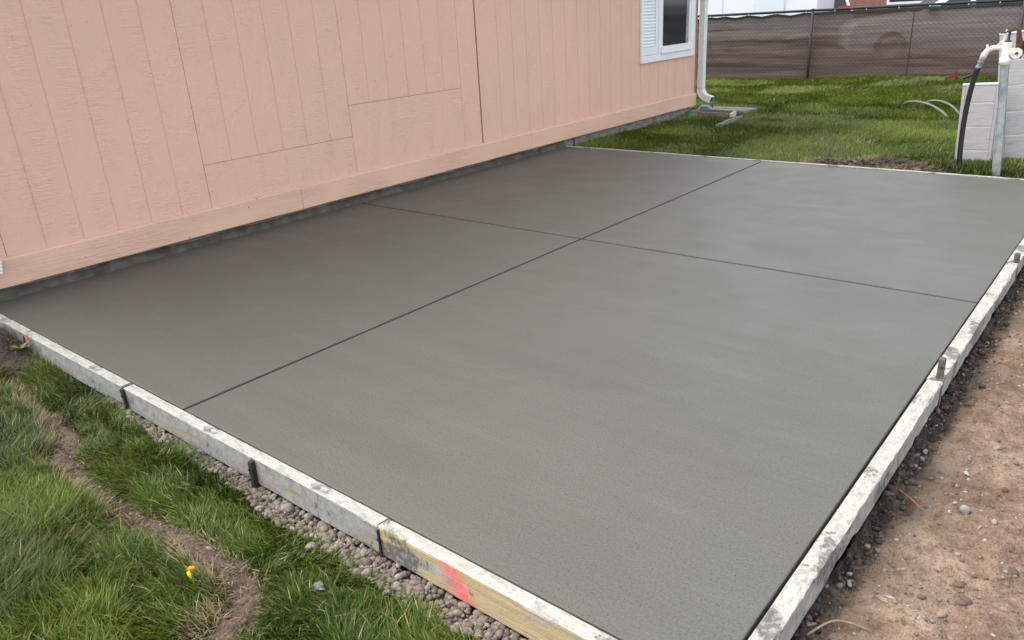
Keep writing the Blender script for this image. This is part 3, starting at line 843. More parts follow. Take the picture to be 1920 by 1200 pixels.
# ------------------------------------------------------------------ beyond the fence: trailer, cars, brick house
def car(name, loc, rz, label, length=4.5, h=1.48, belt=0.98, hood=0.92, mat=None, suv=False):
    c = empty(name, loc, rz)
    Ln = length; hw = 0.90
    if suv:
        lower = [(-Ln/2, 0.35), (-Ln/2-0.02, 0.75), (-Ln/2+0.06, 1.02), (Ln/2-1.15, 1.04), (Ln/2-0.15, 0.92), (Ln/2, 0.70), (Ln/2, 0.32), (Ln/2-0.4, 0.22), (-Ln/2+0.4, 0.22)]
        cab = [(-Ln/2+0.08, 1.0), (-Ln/2+0.35, 1.60), (-0.2, 1.68), (0.35, 1.60), (Ln/2-1.10, 1.02)]
    else:
        lower = [(-Ln/2, 0.35), (-Ln/2, 0.80), (-Ln/2+0.10, 0.98), (-Ln/2+0.8, belt), (Ln/2-1.35, belt), (Ln/2-0.15, hood-0.12), (Ln/2, 0.62), (Ln/2, 0.30), (Ln/2-0.4, 0.20), (-Ln/2+0.4, 0.20)]
        cab = [(-Ln/2+0.65, belt-0.01), (-Ln/2+1.25, h-0.04), (-0.35, h), (0.15, h-0.05), (Ln/2-1.30, belt-0.01)]
    b = bmesh.new()
    def pr(poly, w0, w1, zmid):
        A = []; B = []
        for (x, z) in poly:
            w = w0 + (w1-w0)*max(0, (z-zmid))/0.6
            A.append(b.verts.new((x, -w, z))); B.append(b.verts.new((x, w, z)))
        n = len(poly)
        for i in range(n): b.faces.new((A[i], A[(i+1) % n], B[(i+1) % n], B[i]))
        b.faces.new(A[::-1]); b.faces.new(B)
    pr(lower, hw, hw-0.08, 0.75)
    bmesh.ops.bevel(b, geom=list(b.edges), offset=0.05, segments=3, affect='EDGES', profile=0.5)
    m = MB(); m.merge(b); m.build('body', mat or M['carpaint'], c, True)
    b = bmesh.new(); pr(cab, hw-0.06, hw-0.26, belt)
    bmesh.ops.bevel(b, geom=list(b.edges), offset=0.05, segments=3, affect='EDGES', profile=0.5)
    m = MB(); m.merge(b); cabin = m.build('cabin', mat or M['carpaint'], c, True)
    zt = max(z for _, z in cab)
    # glass panes set slightly proud of the cabin
    def wz(z): return hw-0.06 + (-0.20)*max(0, (z-belt))/0.6 + 0.008
    f0, f1 = cab[4], cab[3]; r0, r1 = cab[0], cab[1]
    def pane(a, bb, s0, s1, off):
        p0 = (a[0]+(bb[0]-a[0])*s0, a[1]+(bb[1]-a[1])*s0); p1 = (a[0]+(bb[0]-a[0])*s1, a[1]+(bb[1]-a[1])*s1)
        w0 = wz(p0[1])-0.10; w1 = wz(p1[1])-0.10
        vv = [(p0[0]+off, -w0, p0[1]), (p0[0]+off, w0, p0[1]), (p1[0]+off, w1, p1[1]), (p1[0]+off, -w1, p1[1])]
        vv += [(x-off*0.7, y, z) for x, y, z in vv]
        return vv, [(0, 1, 2, 3), (4, 7, 6, 5), (0, 4, 5, 1), (1, 5, 6, 2), (2, 6, 7, 3), (3, 7, 4, 0)]
    mesh_obj('windscreen', *pane(f0, f1, 0.08, 0.92, 0.02), M['carglass'], c)
    mesh_obj('rear_window', *pane(r0, r1, 0.10, 0.90, -0.02), M['glass'], c)
    for s in (-1, 1):
        za, zb = belt+0.04, zt-0.10
        x0 = r0[0]+0.35; x1 = -0.12; x2 = -0.02; x3 = f0[0]-0.32
        for xa, xb, ta, tb in ((x0, x1, 0.35, 0.0), (x2, x3, 0.0, -0.48)):
            vv = [(xa, s*wz(za), za), (xb, s*wz(za), za), (xb+tb, s*wz(zb), zb), (xa+ta*0.8, s*wz(zb), zb)]
            vv += [(x, y-s*0.02, z) for x, y, z in vv]
            mesh_obj('side_window', vv, [(0, 1, 2, 3), (4, 7, 6, 5), (0, 4, 5, 1), (1, 5, 6, 2), (2, 6, 7, 3), (3, 7, 4, 0)], M['glass'], c)
        MB().box(-Ln/2-0.035, -Ln/2+0.10, s*0.62-0.16, s*0.62+0.16, 1.00 if suv else 0.68, 1.13 if suv else 0.82, 0.02).build('tail_lamp', M['lamp_red'], c)
        MB().box(Ln/2-0.16, Ln/2+0.015, s*0.62-0.16, s*0.62+0.16, 0.60, 0.74, 0.02).build('headlamp', M['vinyl'], c)
        MB().box(f0[0]-0.35, f0[0]-0.20, s*0.93-0.07, s*0.93+0.07, belt, belt+0.12, 0.02).build('mirror', M['black'], c)
        for x in (-Ln/2+0.85, Ln/2-0.85):
            w = MB().tube([(x, s*0.74, 0.32), (x, s*0.935, 0.32)], 0.32, 20).build('wheel', M['tyre'], c)
            MB().tube([(x, s*0.936, 0.32), (x, s*0.942, 0.32)], [0.21, 0.19], 16).build('rim', M['alloy'], w)
    tag(c, label, 'car', 'cars parked beyond the fence')
    return c
car('parked_car', (0.75, 18.6, -0.16), R(180+24), 'white sedan behind the fence with its windscreen above the rail', 4.5, 1.46, 0.97, 1.0)
car('parked_car', (-3.95, 22.6, -0.16), R(180-62), 'white hatchback behind the fence with a red tail lamp', 4.3, suv=True)
tr = empty('cargo_trailer', (-5.05, 18.4, -0.16), R(8))
tag(tr, 'large white box trailer behind the fence beside the downspout', 'trailer')
MB().box(-2.6, 2.75, 0, 2.1, 0.45, 2.9, 0.03).build('box_body', M['trailer'], tr)
for x in (-2.0, -1.2, -0.4, 0.45, 1.25, 2.0): MB().box(x-0.012, x+0.012, -0.012, -0.001, 0.5, 2.85).build('panel_seam', M['spout'], tr)
MB().box(1.26, 1.99, -0.03, -0.001, 0.55, 2.6, 0.01).build('side_door', simple('pale_blue_door', (0.66, 0.72, 0.77), 0.4, 0.4, var=0.02), tr)
for x in (-0.5, 0.4):
    w = MB().tube([(x, 0.05, 0.33), (x, 0.27, 0.33)], 0.33, 20).build('wheel', M['tyre'], tr)
    MB().tube([(x, 0.049, 0.33), (x, 0.040, 0.33)], [0.2, 0.18], 14).build('rim', M['alloy'], w)
    MB().box(x-0.40, x+0.40, -0.02, 0.3, 0.70, 0.74, 0.01).build('fender', M['black'], tr)
MB().tube([(-2.6, 1.05, 0.5), (-3.7, 1.05, 0.45)], 0.05, 8).build('drawbar', M['black'], tr)
bh = empty('brick_building', (-2.0, 27.0, -0.16), R(4))
tag(bh, 'red brick building in the distance above the fence', 'building')
bw = MB().box(-7, 9, 0, 6, 0, 3.0).build('wall', M['brick'], bh)
m = MB(); m.prism([(-0.5, 3.0), (3, 4.6), (6.5, 3.0)], 'x', -7.4, 9.4); m.build('roof', M['shingle'], bh)
for x in (-4.2, -0.4, 3.2, 6.5):
    w = MB().box(x-0.6, x+0.6, -0.05, -0.002, 1.0, 2.3, 0.01).build('window', M['white'], bh)
    MB().box(x-0.52, x+0.52, -0.058, -0.051, 1.08, 2.22).build('pane', M['glass'], w)

# ------------------------------------------------------------------ yard hydrant, hose, white plank panels
hy = empty('yard_hydrant', (3.795, 5.47, -0.03))
tag(hy, 'white yard hydrant with brown iron handle on a galvanised post', 'hydrant')
lean = Vector((-0.080, 0.075, 0.80))
def hp(t, dx=0, dy=0, dz=0): return tuple(lean*t + Vector((dx, dy, dz)))
m = MB(); m.box(-0.026, 0.026, -0.021, 0.021, -0.25, 0.80, 0.002)
for v_ in m.bm.verts: v_.co.x += lean.x*v_.co.z/0.80; v_.co.y += lean.y*v_.co.z/0.80
post = m.build('post', M['galv'], hy)
m = MB()
for s in (-1, 1): m.box(s*0.0235-0.0025, s*0.0235+0.0025, -0.027, -0.0215, -0.05, 0.79)
for v_ in m.bm.verts: v_.co.x += lean.x*v_.co.z/0.80; v_.co.y += lean.y*v_.co.z/0.80
m.build('flange', M['galv'], post)
T = Vector((-0.082, 0.077, 0.80))
def tp(x, y, z): return tuple(T + Vector((x, y, z)))
m = MB(); m.tube([tp(0, 0, -0.01), tp(0, 0, 0.035), tp(-0.002, 0, 0.04), tp(-0.003, 0, 0.12), tp(-0.004, 0, 0.145)], [0.040, 0.040, 0.032, 0.032, 0.030], 14)
head = m.build('head', M['cream'], hy)
m = MB(); m.tube([tp(0.02, 0, 0.075), tp(0.085, -0.005, 0.068)], [0.035, 0.026], 10); m.tube([tp(0.062, -0.030, 0.07), tp(0.066, 0.022, 0.07)], 0.036, 14)
m.build('ear', M['cream'], head)
MB().tube([tp(0.066, -0.031, 0.07), tp(0.066, -0.036, 0.07)], 0.010, 10).build('pivot_bolt', M['rust'], head)
sp_pts = [(-0.02, 0, 0.10), (-0.06, 0, 0.108), (-0.095, 0, 0.105), (-0.122, 0, 0.088), (-0.138, 0, 0.060), (-0.147, 0, 0.035)]
MB().tube([tp(*q) for q in sp_pts], [0.019, 0.017, 0.018, 0.020, 0.022, 0.021], 12).tube([tp(-0.125, 0, 0.10), tp(-0.128, 0, 0.130)], 0.007, 8).build('spout', M['cream'], hy)
m = MB(); m.prism([(-0.022, 0.145), (-0.03, 0.145), (-0.095, 0.10), (-0.04, 0.16), (-0.028, 0.23), (-0.02, 0.23)], 'y', -0.004, 0.004)
for v_ in m.bm.verts: v_.co += T
m.build('web', M['cream'], hy)
MB().tube([tp(-0.003, 0, 0.143), tp(-0.003, 0, 0.153), tp(-0.003, 0, 0.160), tp(-0.001, 0, 0.21)], [0.024, 0.024, 0.009, 0.008], 10).build('stem', M['black'], hy)
m = MB(); m.prism([(-0.055, 0.200), (-0.055, 0.207), (0.045, 0.236), (0.062, 0.228), (0.105, 0.075), (0.085, 0.055), (0.052, 0.075), (0.040, 0.218)], 'y', -0.013, 0.013)
for v_ in m.bm.verts: v_.co += T
m.build('handle', M['rust'], hy)
m = MB(); m.tube([tp(0.085, 0, 0.09), tp(0.118, 0, 0.19), tp(0.17, 0, 0.36)], [0.016, 0.014, 0.013], 8); m.build('lever', M['black'], hy)
m = MB(); m.prism([(0.075, 0.115), (0.125, 0.105), (0.088, 0.03)], 'y', -0.006, 0.006)
for v_ in m.bm.verts: v_.co += T
m.build('bracket', M['darkiron'], hy)

hose = empty('garden_hose', (3.54, 5.60, -0.03))
tag(hose, 'black garden hose hanging from the white hydrant spout', 'hose')
o0 = Vector((3.795, 5.47, -0.03))
tip = o0 + T + Vector((-0.147, 0, 0.035)) - Vector((3.54, 5.60, -0.03))
ctrl = [tip, tip+Vector((-0.012, 0, -0.05)), tip+Vector((-0.030, 0.003, -0.13)), tip+Vector((-0.046, 0.008, -0.26)), tip+Vector((-0.054, 0.012, -0.42)), tip+Vector((-0.053, 0.015, -0.58)), tip+Vector((-0.045, 0.02, -0.74)), tip+Vector((-0.030, 0.03, -0.90))]
def smooth_path(c, n=6):
    out = []
    for i in range(len(c)-1):
        p0 = c[max(i-1, 0)]; p1 = c[i]; p2 = c[i+1]; p3 = c[min(i+2, len(c)-1)]
        for k in range(n):
            t = k/n
            out.append(0.5*((2*p1)+(p2-p0)*t+(2*p0-5*p1+4*p2-p3)*t*t+(3*p1-p0-3*p2+p3)*t**3))
    out.append(c[-1]); return out
sp_ = smooth_path(ctrl)
MB().tube(sp_[7:], [0.021]*4+[0.0185]*(len(sp_)-11), 12).build('tube', M['black'], hose)
MB().tube(sp_[:9], [0.021, 0.021, 0.0165, 0.021, 0.021, 0.0165, 0.020, 0.020, 0.020], 14).build('coupling', M['galv'], hose)

def plank_box(name, loc, rz, tilt, w, d, h, joints, label, frame=0.028, lean_y=0.0):
    """upright panel made of horizontal planks with pale joints and an edge frame; base centre-left at loc"""
    o = empty(name, loc, rz); o.rotation_euler = (tilt, lean_y, rz)
    zs = [0.0]+joints+[h]
    for z0, z1 in zip(zs, zs[1:]):
        MB().box(frame, w-frame, -0.001, d, z0+0.006, z1-0.006, 0.003).build('plank', M['plank'], o)
    MB().box(0.0, w, 0.010, d+0.004, -0.05, h+0.001).build('backing', M['white'], o)
    MB().box(-0.002, frame-0.001, -0.002, d+0.006, -0.06, h+0.003, 0.003).build('edge_strip', M['plank'], o)
    MB().box(w-frame+0.001, w+0.002, -0.002, d+0.006, -0.06, h+0.003, 0.003).build('edge_strip', M['plank'], o)
    MB().box(-0.004, w+0.004, -0.006, d+0.010, h+0.004, h+0.020, 0.003).build('top_rail', M['white'], o)
    tag(o, label, 'plank panel', 'white plank panels by the hydrant')
    return o
plank_box('plank_panel', (3.405, 6.02, -0.04), R(-4), R(-4), 0.255, 0.055, 0.60, [0.10, 0.285, 0.47], 'low white plank panel behind the black hose', 0.020, R(-3))
plank_box('plank_panel', (3.668, 6.17, -0.04), R(2), R(-3.5), 1.25, 0.075, 0.97, [0.20, 0.385, 0.585, 0.78], 'tall white plank panel behind the hydrant at right edge', 0.062, R(-7))

# ------------------------------------------------------------------ things on the back lawn
def hz(x, y): return float(H_far(np.array(x), np.array(y)))
def tube_thing(name, pts, r, mat, label, cat, group=None, n=10):
    c = Vector(pts[0]); o = MB().tube([Vector(p)-c for p in smooth_path([Vector(p) for p in pts], 5)], r, n).build(name, mat, None, True)
    o.location = c; tag(o, label, cat, group); return o
tube_thing('poly_pipe', [(2.17, 9.25, -0.05), (2.21, 9.20, 0.025), (2.36, 9.05, 0.065), (2.56, 8.85, 0.055), (2.74, 8.66, 0.00), (2.82, 8.56, -0.06)], 0.014, M['pipe'], 'grey-green pipe arching out of the grass, nearer of two', 'pipe', 'pipes looping out of the lawn')
tube_thing('poly_pipe', [(2.36, 9.42, -0.02), (2.43, 9.38, 0.03), (2.56, 9.24, 0.055), (2.72, 9.06, 0.035), (2.84, 8.90, -0.02), (2.88, 8.82, -0.06)], 0.013, M['pipe'], 'grey-green pipe arching out of the grass, farther of two', 'pipe', 'pipes looping out of the lawn')
# garden tool near fence
tool = empty('garden_tool', (1.78, 12.95, -0.10), R(6))
tag(tool, 'red and black garden tool lying in grass by the fence', 'garden tool')
MB().prism([(0.0, 0.0), (0.06, 0.06), (0.15, 0.10), (0.20, 0.16), (0.23, 0.14), (0.20, 0.06), (0.14, 0.01)], 'y', -0.03, 0.03).build('grip_body', M['red'], tool)
MB().tube([(0.16, 0, 0.05), (0.27, 0, 0.045), (0.36, 0, 0.07), (0.40, 0, 0.10), (0.45, 0, 0.095), (0.455, 0, 0.03)], [0.022, 0.02, 0.022, 0.016, 0.016, 0.014], 8).build('handle', M['black'], tool)
# splash block of timber and slabs
spb = empty('splash_box', (0.20, 8.13, -0.05), R(-8))
tag(spb, 'open wooden frame set in the grass below the far downspout', 'wooden frame')
for x0, x1, y0, y1 in ((-0.14, 0.40, -0.235, -0.205), (-0.14, 0.36, 0.005, 0.035), (-0.17, -0.142, -0.235, 0.035)):
    MB().box(x0, x1, y0, y1, -0.06, 0.075, 0.003).build('side_board', M['timber'], spb)
MB().box(-0.014, 0.014, -0.13, 0.13, -0.06, 0.073, 0.003, rot=Matrix.Translation((0.395, -0.10, 0)) @ Matrix.Rotation(R(20), 4, 'Z')).build('side_board', simple('pale_cut_timber', (0.55, 0.49, 0.38), 0.8, 0.2), spb)
MB().box(-0.14, 0.37, -0.204, 0.004, -0.05, -0.040).build('floor_board', M['bark'], spb)
def slab_thing(name, loc, rz, a, b, c, mat, label, cat):
    bm = bmesh.new(); bmesh.ops.create_cube(bm, size=1); bmesh.ops.scale(bm, vec=(a, b, c), verts=bm.verts)
    bmesh.ops.bevel(bm, geom=list(bm.edges), offset=min(a, b, c)*0.15, segments=2, affect='EDGES')
    bmesh.ops.subdivide_edges(bm, edges=[e for e in bm.edges if e.calc_length() > 0.08], cuts=4, use_grid_fill=True)
    for v_ in bm.verts:
        v_.co += Vector((random.uniform(-1, 1), random.uniform(-1, 1), random.uniform(-1, 1)))*0.004
    m = MB(); m.merge(bm); o = m.build(name, mat, None); o.location = loc; o.rotation_euler = (0, 0, rz)
    tag(o, label, cat); return o
slab_thing('paving_slab', (0.30, 8.42, -0.02), R(-4), 0.66, 0.34, 0.05, M['concrete_old'], 'weathered flat slab behind the wooden frame under the downspout', 'slab')
slab_thing('concrete_strip', (0.80, 7.40, -0.012), R(95), 0.74, 0.055, 0.06, M['concrete_old'], 'narrow pale concrete strip half sunk in the grass', 'concrete strip')
bp = empty('blue_pipe', (0.03, 8.30, -0.03))
tag(bp, 'blue plastic pipe elbow at the foot of the far house corner', 'pipe')
MB().tube([(-0.06, 0.0, -0.08), (-0.055, 0, 0.03), (-0.02, 0, 0.062), (0.06, -0.01, 0.06), (0.13, -0.03, 0.02), (0.15, -0.03, -0.06)], 0.028, 10).build('elbow', M['blue'], bp)
MB().tube([(0.115, 0.0, -0.03), (0.115, 0.0, 0.11)], 0.008, 8).build('pin', M['black'], bp)
td = empty('valve_cover', (0.07, 7.90, -0.03))
tag(td, 'round teal valve cover in the grass by the foundation', 'valve cover')
MB().tube([(0, 0, -0.05), (0, 0, 0.020), (0, 0, 0.028)], [0.085, 0.085, 0.07], 20).build('lid', M['teal'], td)
MB().box(-0.03, 0.03, -0.012, 0.012, 0.026, 0.040, 0.004).build('grip', M['blue'], td)

# ------------------------------------------------------------------ stones
def ico(sub):
    bm = bmesh.new(); bmesh.ops.create_icosphere(bm, subdivisions=sub, radius=1)
    v = np.array([q.co[:] for q in bm.verts]); f = np.array([[q.index for q in p.verts] for p in bm.faces]); bm.free()
    return v, f
IV2, IF2 = ico(2); IV1, IF1 = ico(1); IV3, IF3 = ico(3)
def lumps(name, pos, size, cols, mat, flat=(0.5, 0.8), base=(IV2, IF2), rough=0.12, seed=1, smooth=True):
    r = np.random.default_rng(seed); V, F = base; n = len(pos)
    ax = np.stack([r.uniform(0.75, 1.35, n), r.uniform(0.65, 1.0, n), r.uniform(flat[0], flat[1], n)], -1)*size[:, None]
    out = np.empty((n, len(V), 3))
    for k in range(n):
        vv = V.copy()
        for _ in range(4):      # a few random dents make each stone its own
            dd = r.normal(size=3); dd /= np.linalg.norm(dd)
            vv += V*(np.maximum(0, V@dd-0.3)[:, None])*r.uniform(-2.6, 1.2)*rough
        vv = vv*ax[k]
        a, b_, c = r.uniform(0, 6.28), r.uniform(-0.35, 0.35), r.uniform(-0.35, 0.35)
        Rz = np.array([[math.cos(a), -math.sin(a), 0], [math.sin(a), math.cos(a), 0], [0, 0, 1]])
        Rx = np.array([[1, 0, 0], [0, math.cos(b_), -math.sin(b_)], [0, math.sin(b_), math.cos(b_)]])
        Ry = np.array([[math.cos(c), 0, math.sin(c)], [0, 1, 0], [-math.sin(c), 0, math.cos(c)]])
        out[k] = vv@(Rz@Rx@Ry).T + pos[k]
    f = (F[None]+np.arange(n)[:, None, None]*len(V)).reshape(-1)
    c = np.repeat(cols, len(V), axis=0)
    return np_mesh(name, out.reshape(-1, 3), f, np.arange(0, len(f), 3), mat, None, c, smooth)

# gravel bed under the front form
n = 3400
gx = rng.uniform(1.5, 4.25, n); t = rng.uniform(0, 1, n)
gy = -0.040 + t*(gravel_edge(gx)-0.025+0.040)
lay = rng.uniform(0, 1, n)
gz = H_front(gx, gy) + 0.002 + lay*0.014
gs = np.clip(rng.lognormal(math.log(0.0082), 0.36, n), 0.004, 0.019)
pal = np.array([(0.29, 0.24, 0.19), (0.23, 0.19, 0.155), (0.26, 0.20, 0.155), (0.18, 0.155, 0.135), (0.35, 0.30, 0.25), (0.20, 0.145, 0.112)])
gc = pal[rng.integers(0, len(pal), n)]*rng.uniform(0.8, 1.15, (n, 1))
o = lumps('gravel_bed', np.stack([gx, gy, gz], -1), gs, gc, M['pebble'], seed=3, rough=0.2)
tag(o, 'tan rounded gravel along the foot of the front form boards', 'gravel', kind='stuff')

# loose pebbles and clods over the dirt yard
n = 9000
x = 4.27 + rng.power(0.75, n)*1.0; y = rng.uniform(-0.3, 5.2, n)
s = np.clip(rng.lognormal(math.log(0.0034), 0.5, n), 0.0016, 0.012)
clu = fbm(x*3, y*3, 91, 3) > rng.uniform(-0.35, 0.25, n)
x, y, s = x[clu], y[clu], s[clu]
z = H_right(x, y)+s*0.25
pal2 = np.array([(0.30, 0.23, 0.18), (0.40, 0.36, 0.31), (0.22, 0.145, 0.10), (0.18, 0.105, 0.07), (0.26, 0.22, 0.19), (0.15, 0.09, 0.06), (0.20, 0.125, 0.085)])
cc = pal2[rng.integers(0, len(pal2), len(x))]*rng.uniform(0.8, 1.15, (len(x), 1))
o = lumps('dirt_pebbles', np.stack([x, y, z], -1), s, cc, M['pebble'], base=(IV1, IF1), seed=5, rough=0.16, smooth=False)
tag(o, 'small pebbles and grit strewn over the red dirt', 'pebbles', kind='stuff')
# larger clods of the same earth, half sunk
n = 900
x = 4.30 + rng.power(0.9, n)*0.75; y = rng.uniform(0.1, 4.8, n)
k = fbm(x*4, y*4, 97, 3) > rng.uniform(-0.15, 0.3, n); x, y = x[k], y[k]; n = len(x)
s = np.clip(rng.lognormal(math.log(0.0085), 0.4, n), 0.005, 0.02)
pal5 = np.array([(0.20, 0.128, 0.086), (0.25, 0.165, 0.112), (0.14, 0.086, 0.058), (0.30, 0.205, 0.142)])
cc = pal5[rng.integers(0, 4, n)]*rng.uniform(0.75, 1.15, (n, 1))
o = lumps('earth_clods', np.stack([x, y, H_right(x, y)-s*0.05], -1), s, cc, M['pebble'], flat=(0.35, 0.65), seed=15, rough=0.34, smooth=False)
tag(o, 'red-brown earth clods scattered over the dirt yard', 'earth clods', kind='stuff')
# turned earth behind the patio
x = np.concatenate([rng.normal(2.6, 0.16, 260), rng.normal(2.95, 0.16, 420), rng.normal(3.3, 0.14, 260)]); y = 5.36+np.abs(rng.normal(0.0, 0.14, len(x)))
k = far_bare(x, y) > 0.25; x, y = x[k], y[k]; n = len(x)
s = np.clip(rng.lognormal(math.log(0.0085), 0.55, n), 0.004, 0.030)
cc = np.array([(0.075, 0.046, 0.030), (0.11, 0.070, 0.046), (0.17, 0.115, 0.076), (0.05, 0.032, 0.022)])[rng.integers(0, 4, n)]*rng.uniform(0.8, 1.2, (n, 1))
o = lumps('turned_earth', np.stack([x, y, H_far(x, y)+s*0.15], -1), s, cc, M['pebble'], flat=(0.45, 0.8), seed=16, rough=0.34, smooth=False)
tag(o, 'brown clods of turned earth along the back edge of the patio', 'turned earth', kind='stuff')
# dark clods and spilt cement crumbs along the right form
n = 3400
y = rng.uniform(-0.2, 5.25, n); x = 4.258 + np.abs(rng.normal(0, 0.034, n))
s = np.clip(rng.lognormal(math.log(0.0042), 0.6, n), 0.0018, 0.016)
k = fbm(y*5, x*5, 95, 3) > rng.uniform(-0.4, 0.2, n); x, y, s = x[k], y[k], s[k]; n = len(x)
z = H_right(x, y)+s*0.25
pal3 = np.array([(0.045, 0.038, 0.031), (0.065, 0.056, 0.047), (0.095, 0.08, 0.065), (0.16, 0.14, 0.12), (0.08, 0.05, 0.036), (0.11, 0.068, 0.046)])
cc = pal3[rng.integers(0, len(pal3), n)]*rng.uniform(0.7, 1.2, (n, 1))
o = lumps('soil_clods', np.stack([x, y, z], -1), s, cc, M['pebble'], base=(IV1, IF1), seed=6, rough=0.25, smooth=False)
tag(o, 'dark damp clods heaped against the right form boards', 'soil clods', kind='stuff')
# crumbs of brown soil: mound at far left, strip across the grass, hollow behind the patio
px_, py_ = [], []
for k in range(9000):
    u, w = rng.uniform(0.0, 3.5), rng.uniform(-0.8, -0.05)
    if (soil_bare(u, w) > rng.uniform(0.3, 0.8)) or (trench(np.array(u), np.array(w)) < -0.004 and rng.random() < 0.8): px_.append(u); py_.append(w)
x = np.array(px_); y = np.array(py_); s = np.clip(rng.lognormal(math.log(0.0042), 0.5, len(x)), 0.0018, 0.011)
z = H_front(x, y)+s*0.3
pal4 = np.array([(0.17, 0.115, 0.082), (0.21, 0.148, 0.105), (0.12, 0.08, 0.057), (0.25, 0.182, 0.132)])
cc = pal4[rng.integers(0, 4, len(x))]*rng.uniform(0.75, 1.2, (len(x), 1))*np.where(soil_bare(x, y) > 0.2, 0.55, 1.0)[:, None]
o = lumps('soil_crumbs', np.stack([x, y, z], -1), s, cc, M['pebble'], base=(IV1, IF1), seed=8, rough=0.34, smooth=False, flat=(0.35, 0.7))
tag(o, 'brown soil crumbs in the bare strip through the grass', 'soil crumbs', kind='stuff')

def stone(x, y, s, mat, label, ax=(1, 0.9, 0.8), seed=0, H=H_right, sink=0.25):
    r = np.random.default_rng(100+seed); V = IV3.copy()
    for _ in range(9):
        dd = r.normal(size=3); dd /= np.linalg.norm(dd)
        V += IV3*(np.maximum(0, IV3@dd-0.45)[:, None])*r.uniform(-0.75, 0.05)
    V = V*np.array(ax)*s
    o = mesh_obj('stone', V, IF3, mat, None, True)
    o.location = (x, y, float(H(np.array(x), np.array(y)))+s*ax[2]*(1-2*sink)); o.rotation_euler = (0, 0, r.uniform(0, 6))
    tag(o, label, 'stone', 'loose stones on the dirt'); return o
stone(4.473, 1.062, 0.0170, M['stone_pale'], 'largest pale stone lying alone on the red dirt', (1.0, 0.95, 1.15), 1)
stone(4.438, 1.045, 0.0075, M['stone_white'], 'small white pebble just left of the largest pale stone', (1.1, 0.9, 0.7), 2)
stone(4.440, 1.098, 0.0070, M['stone_white'], 'small white pebble just behind the largest pale stone', (1.3, 0.8, 0.6), 3)
stone(4.507, 1.080, 0.0060, M['stone_pale'], 'small tan pebble just right of the largest pale stone', (1.0, 0.9, 0.8), 4)
stone(4.546, 1.038, 0.0085, M['stone_pale'], 'pale oval stone near the right photo edge beside the largest stone', (1.3, 0.9, 0.8), 5)
stone(4.300, 1.372, 0.0120, M['stone_pale'], 'round pale stone at the back of the cluster beside the right form', (1.05, 0.95, 0.9), 6)
stone(4.281, 1.330, 0.0110, M['stone_grey'], 'grey stone in the cluster touching the right form', (1.1, 0.9, 0.8), 7)
stone(4.302, 1.318, 0.0105, M['stone_grey'], 'grey flattish stone at the right of the cluster by the form', (1.2, 0.9, 0.75), 8)
stone(4.288, 1.290, 0.0100, M['stone_pale'], 'pale stone at the front of the cluster by the form', (1.0, 1.0, 0.8), 9)
stone(4.432, 1.283, 0.0115, M['stone_white'], 'long white flat stone on the open dirt up from the largest stone', (1.6, 0.6, 0.45), 10)
stone(4.282, 0.585, 0.0110, M['stone_grey'], 'rounded grey stone in the near clods beside the right form', (1.25, 0.85, 0.8), 11)
stone(4.298, 0.612, 0.0095, M['stone_pale'], 'pale oblong stone by the near clods of the right form', (0.7, 1.4, 0.8), 12)
stone(4.288, 0.655, 0.0080, M['stone_white'], 'small upright white stone at the near right form', (0.7, 1.3, 0.8), 13)
stone(4.400, 0.585, 0.0095, M['stone_white'], 'long white chip lying on the dirt low in the photo', (1.8, 0.5, 0.35), 14)
stone(4.520, 1.005, 0.0085, M['stone_pale'], 'flat pale chip below the pale oval stone at right', (1.6, 0.7, 0.5), 15)
stone(3.012, -0.135, 0.0165, M['stone_pale'], 'biggest oblong tan pebble in the gravel left of the pine board', (1.4, 0.8, 0.8), 16, H_front, 0.1)
tube_thing('twig', [(4.292, 1.072, -0.088), (4.320, 1.045, -0.082), (4.345, 1.022, -0.080), (4.376, 1.000, -0.088)], 0.0026, M['bark'], 'thin brown twig on the dirt pointing at the largest stone', 'twig', 'twigs on the dirt', 6)
tube_thing('twig', [(4.284, 0.345, -0.088), (4.305, 0.385, -0.078), (4.325, 0.415, -0.076), (4.355, 0.432, -0.080), (4.392, 0.440, -0.085)], 0.0027, M['straw'], 'pale bent twig at the bottom of the dirt by the form', 'twig', 'twigs on the dirt', 6)
for i, (x, y) in enumerate(((2.62, -0.56), (2.44, -0.66), (2.92, -0.70), (3.20, -0.245))):
    lab = ['pale dried cement crumb in the grass above the dandelion', 'pale dried cement crumb in the grass at far left', 'pale dried cement crumb in the grass at the bottom', 'pale dried cement crumb in the grass beside the gravel'][i]
    r = np.random.default_rng(50+i); V = IV2*np.array((1.3, 0.9, 0.45))*0.012*(1+0.35*r.normal(size=(len(IV2), 1)))
    o = mesh_obj('cement_crumb', V, IF2, M['stone_grey'] if i == 3 else M['concrete_old'], None, False)
    o.location = (x, y, float(H_front(np.array(x), np.array(y)))+0.026)
    tag(o, lab, 'cement crumb', 'cement crumbs in the grass')

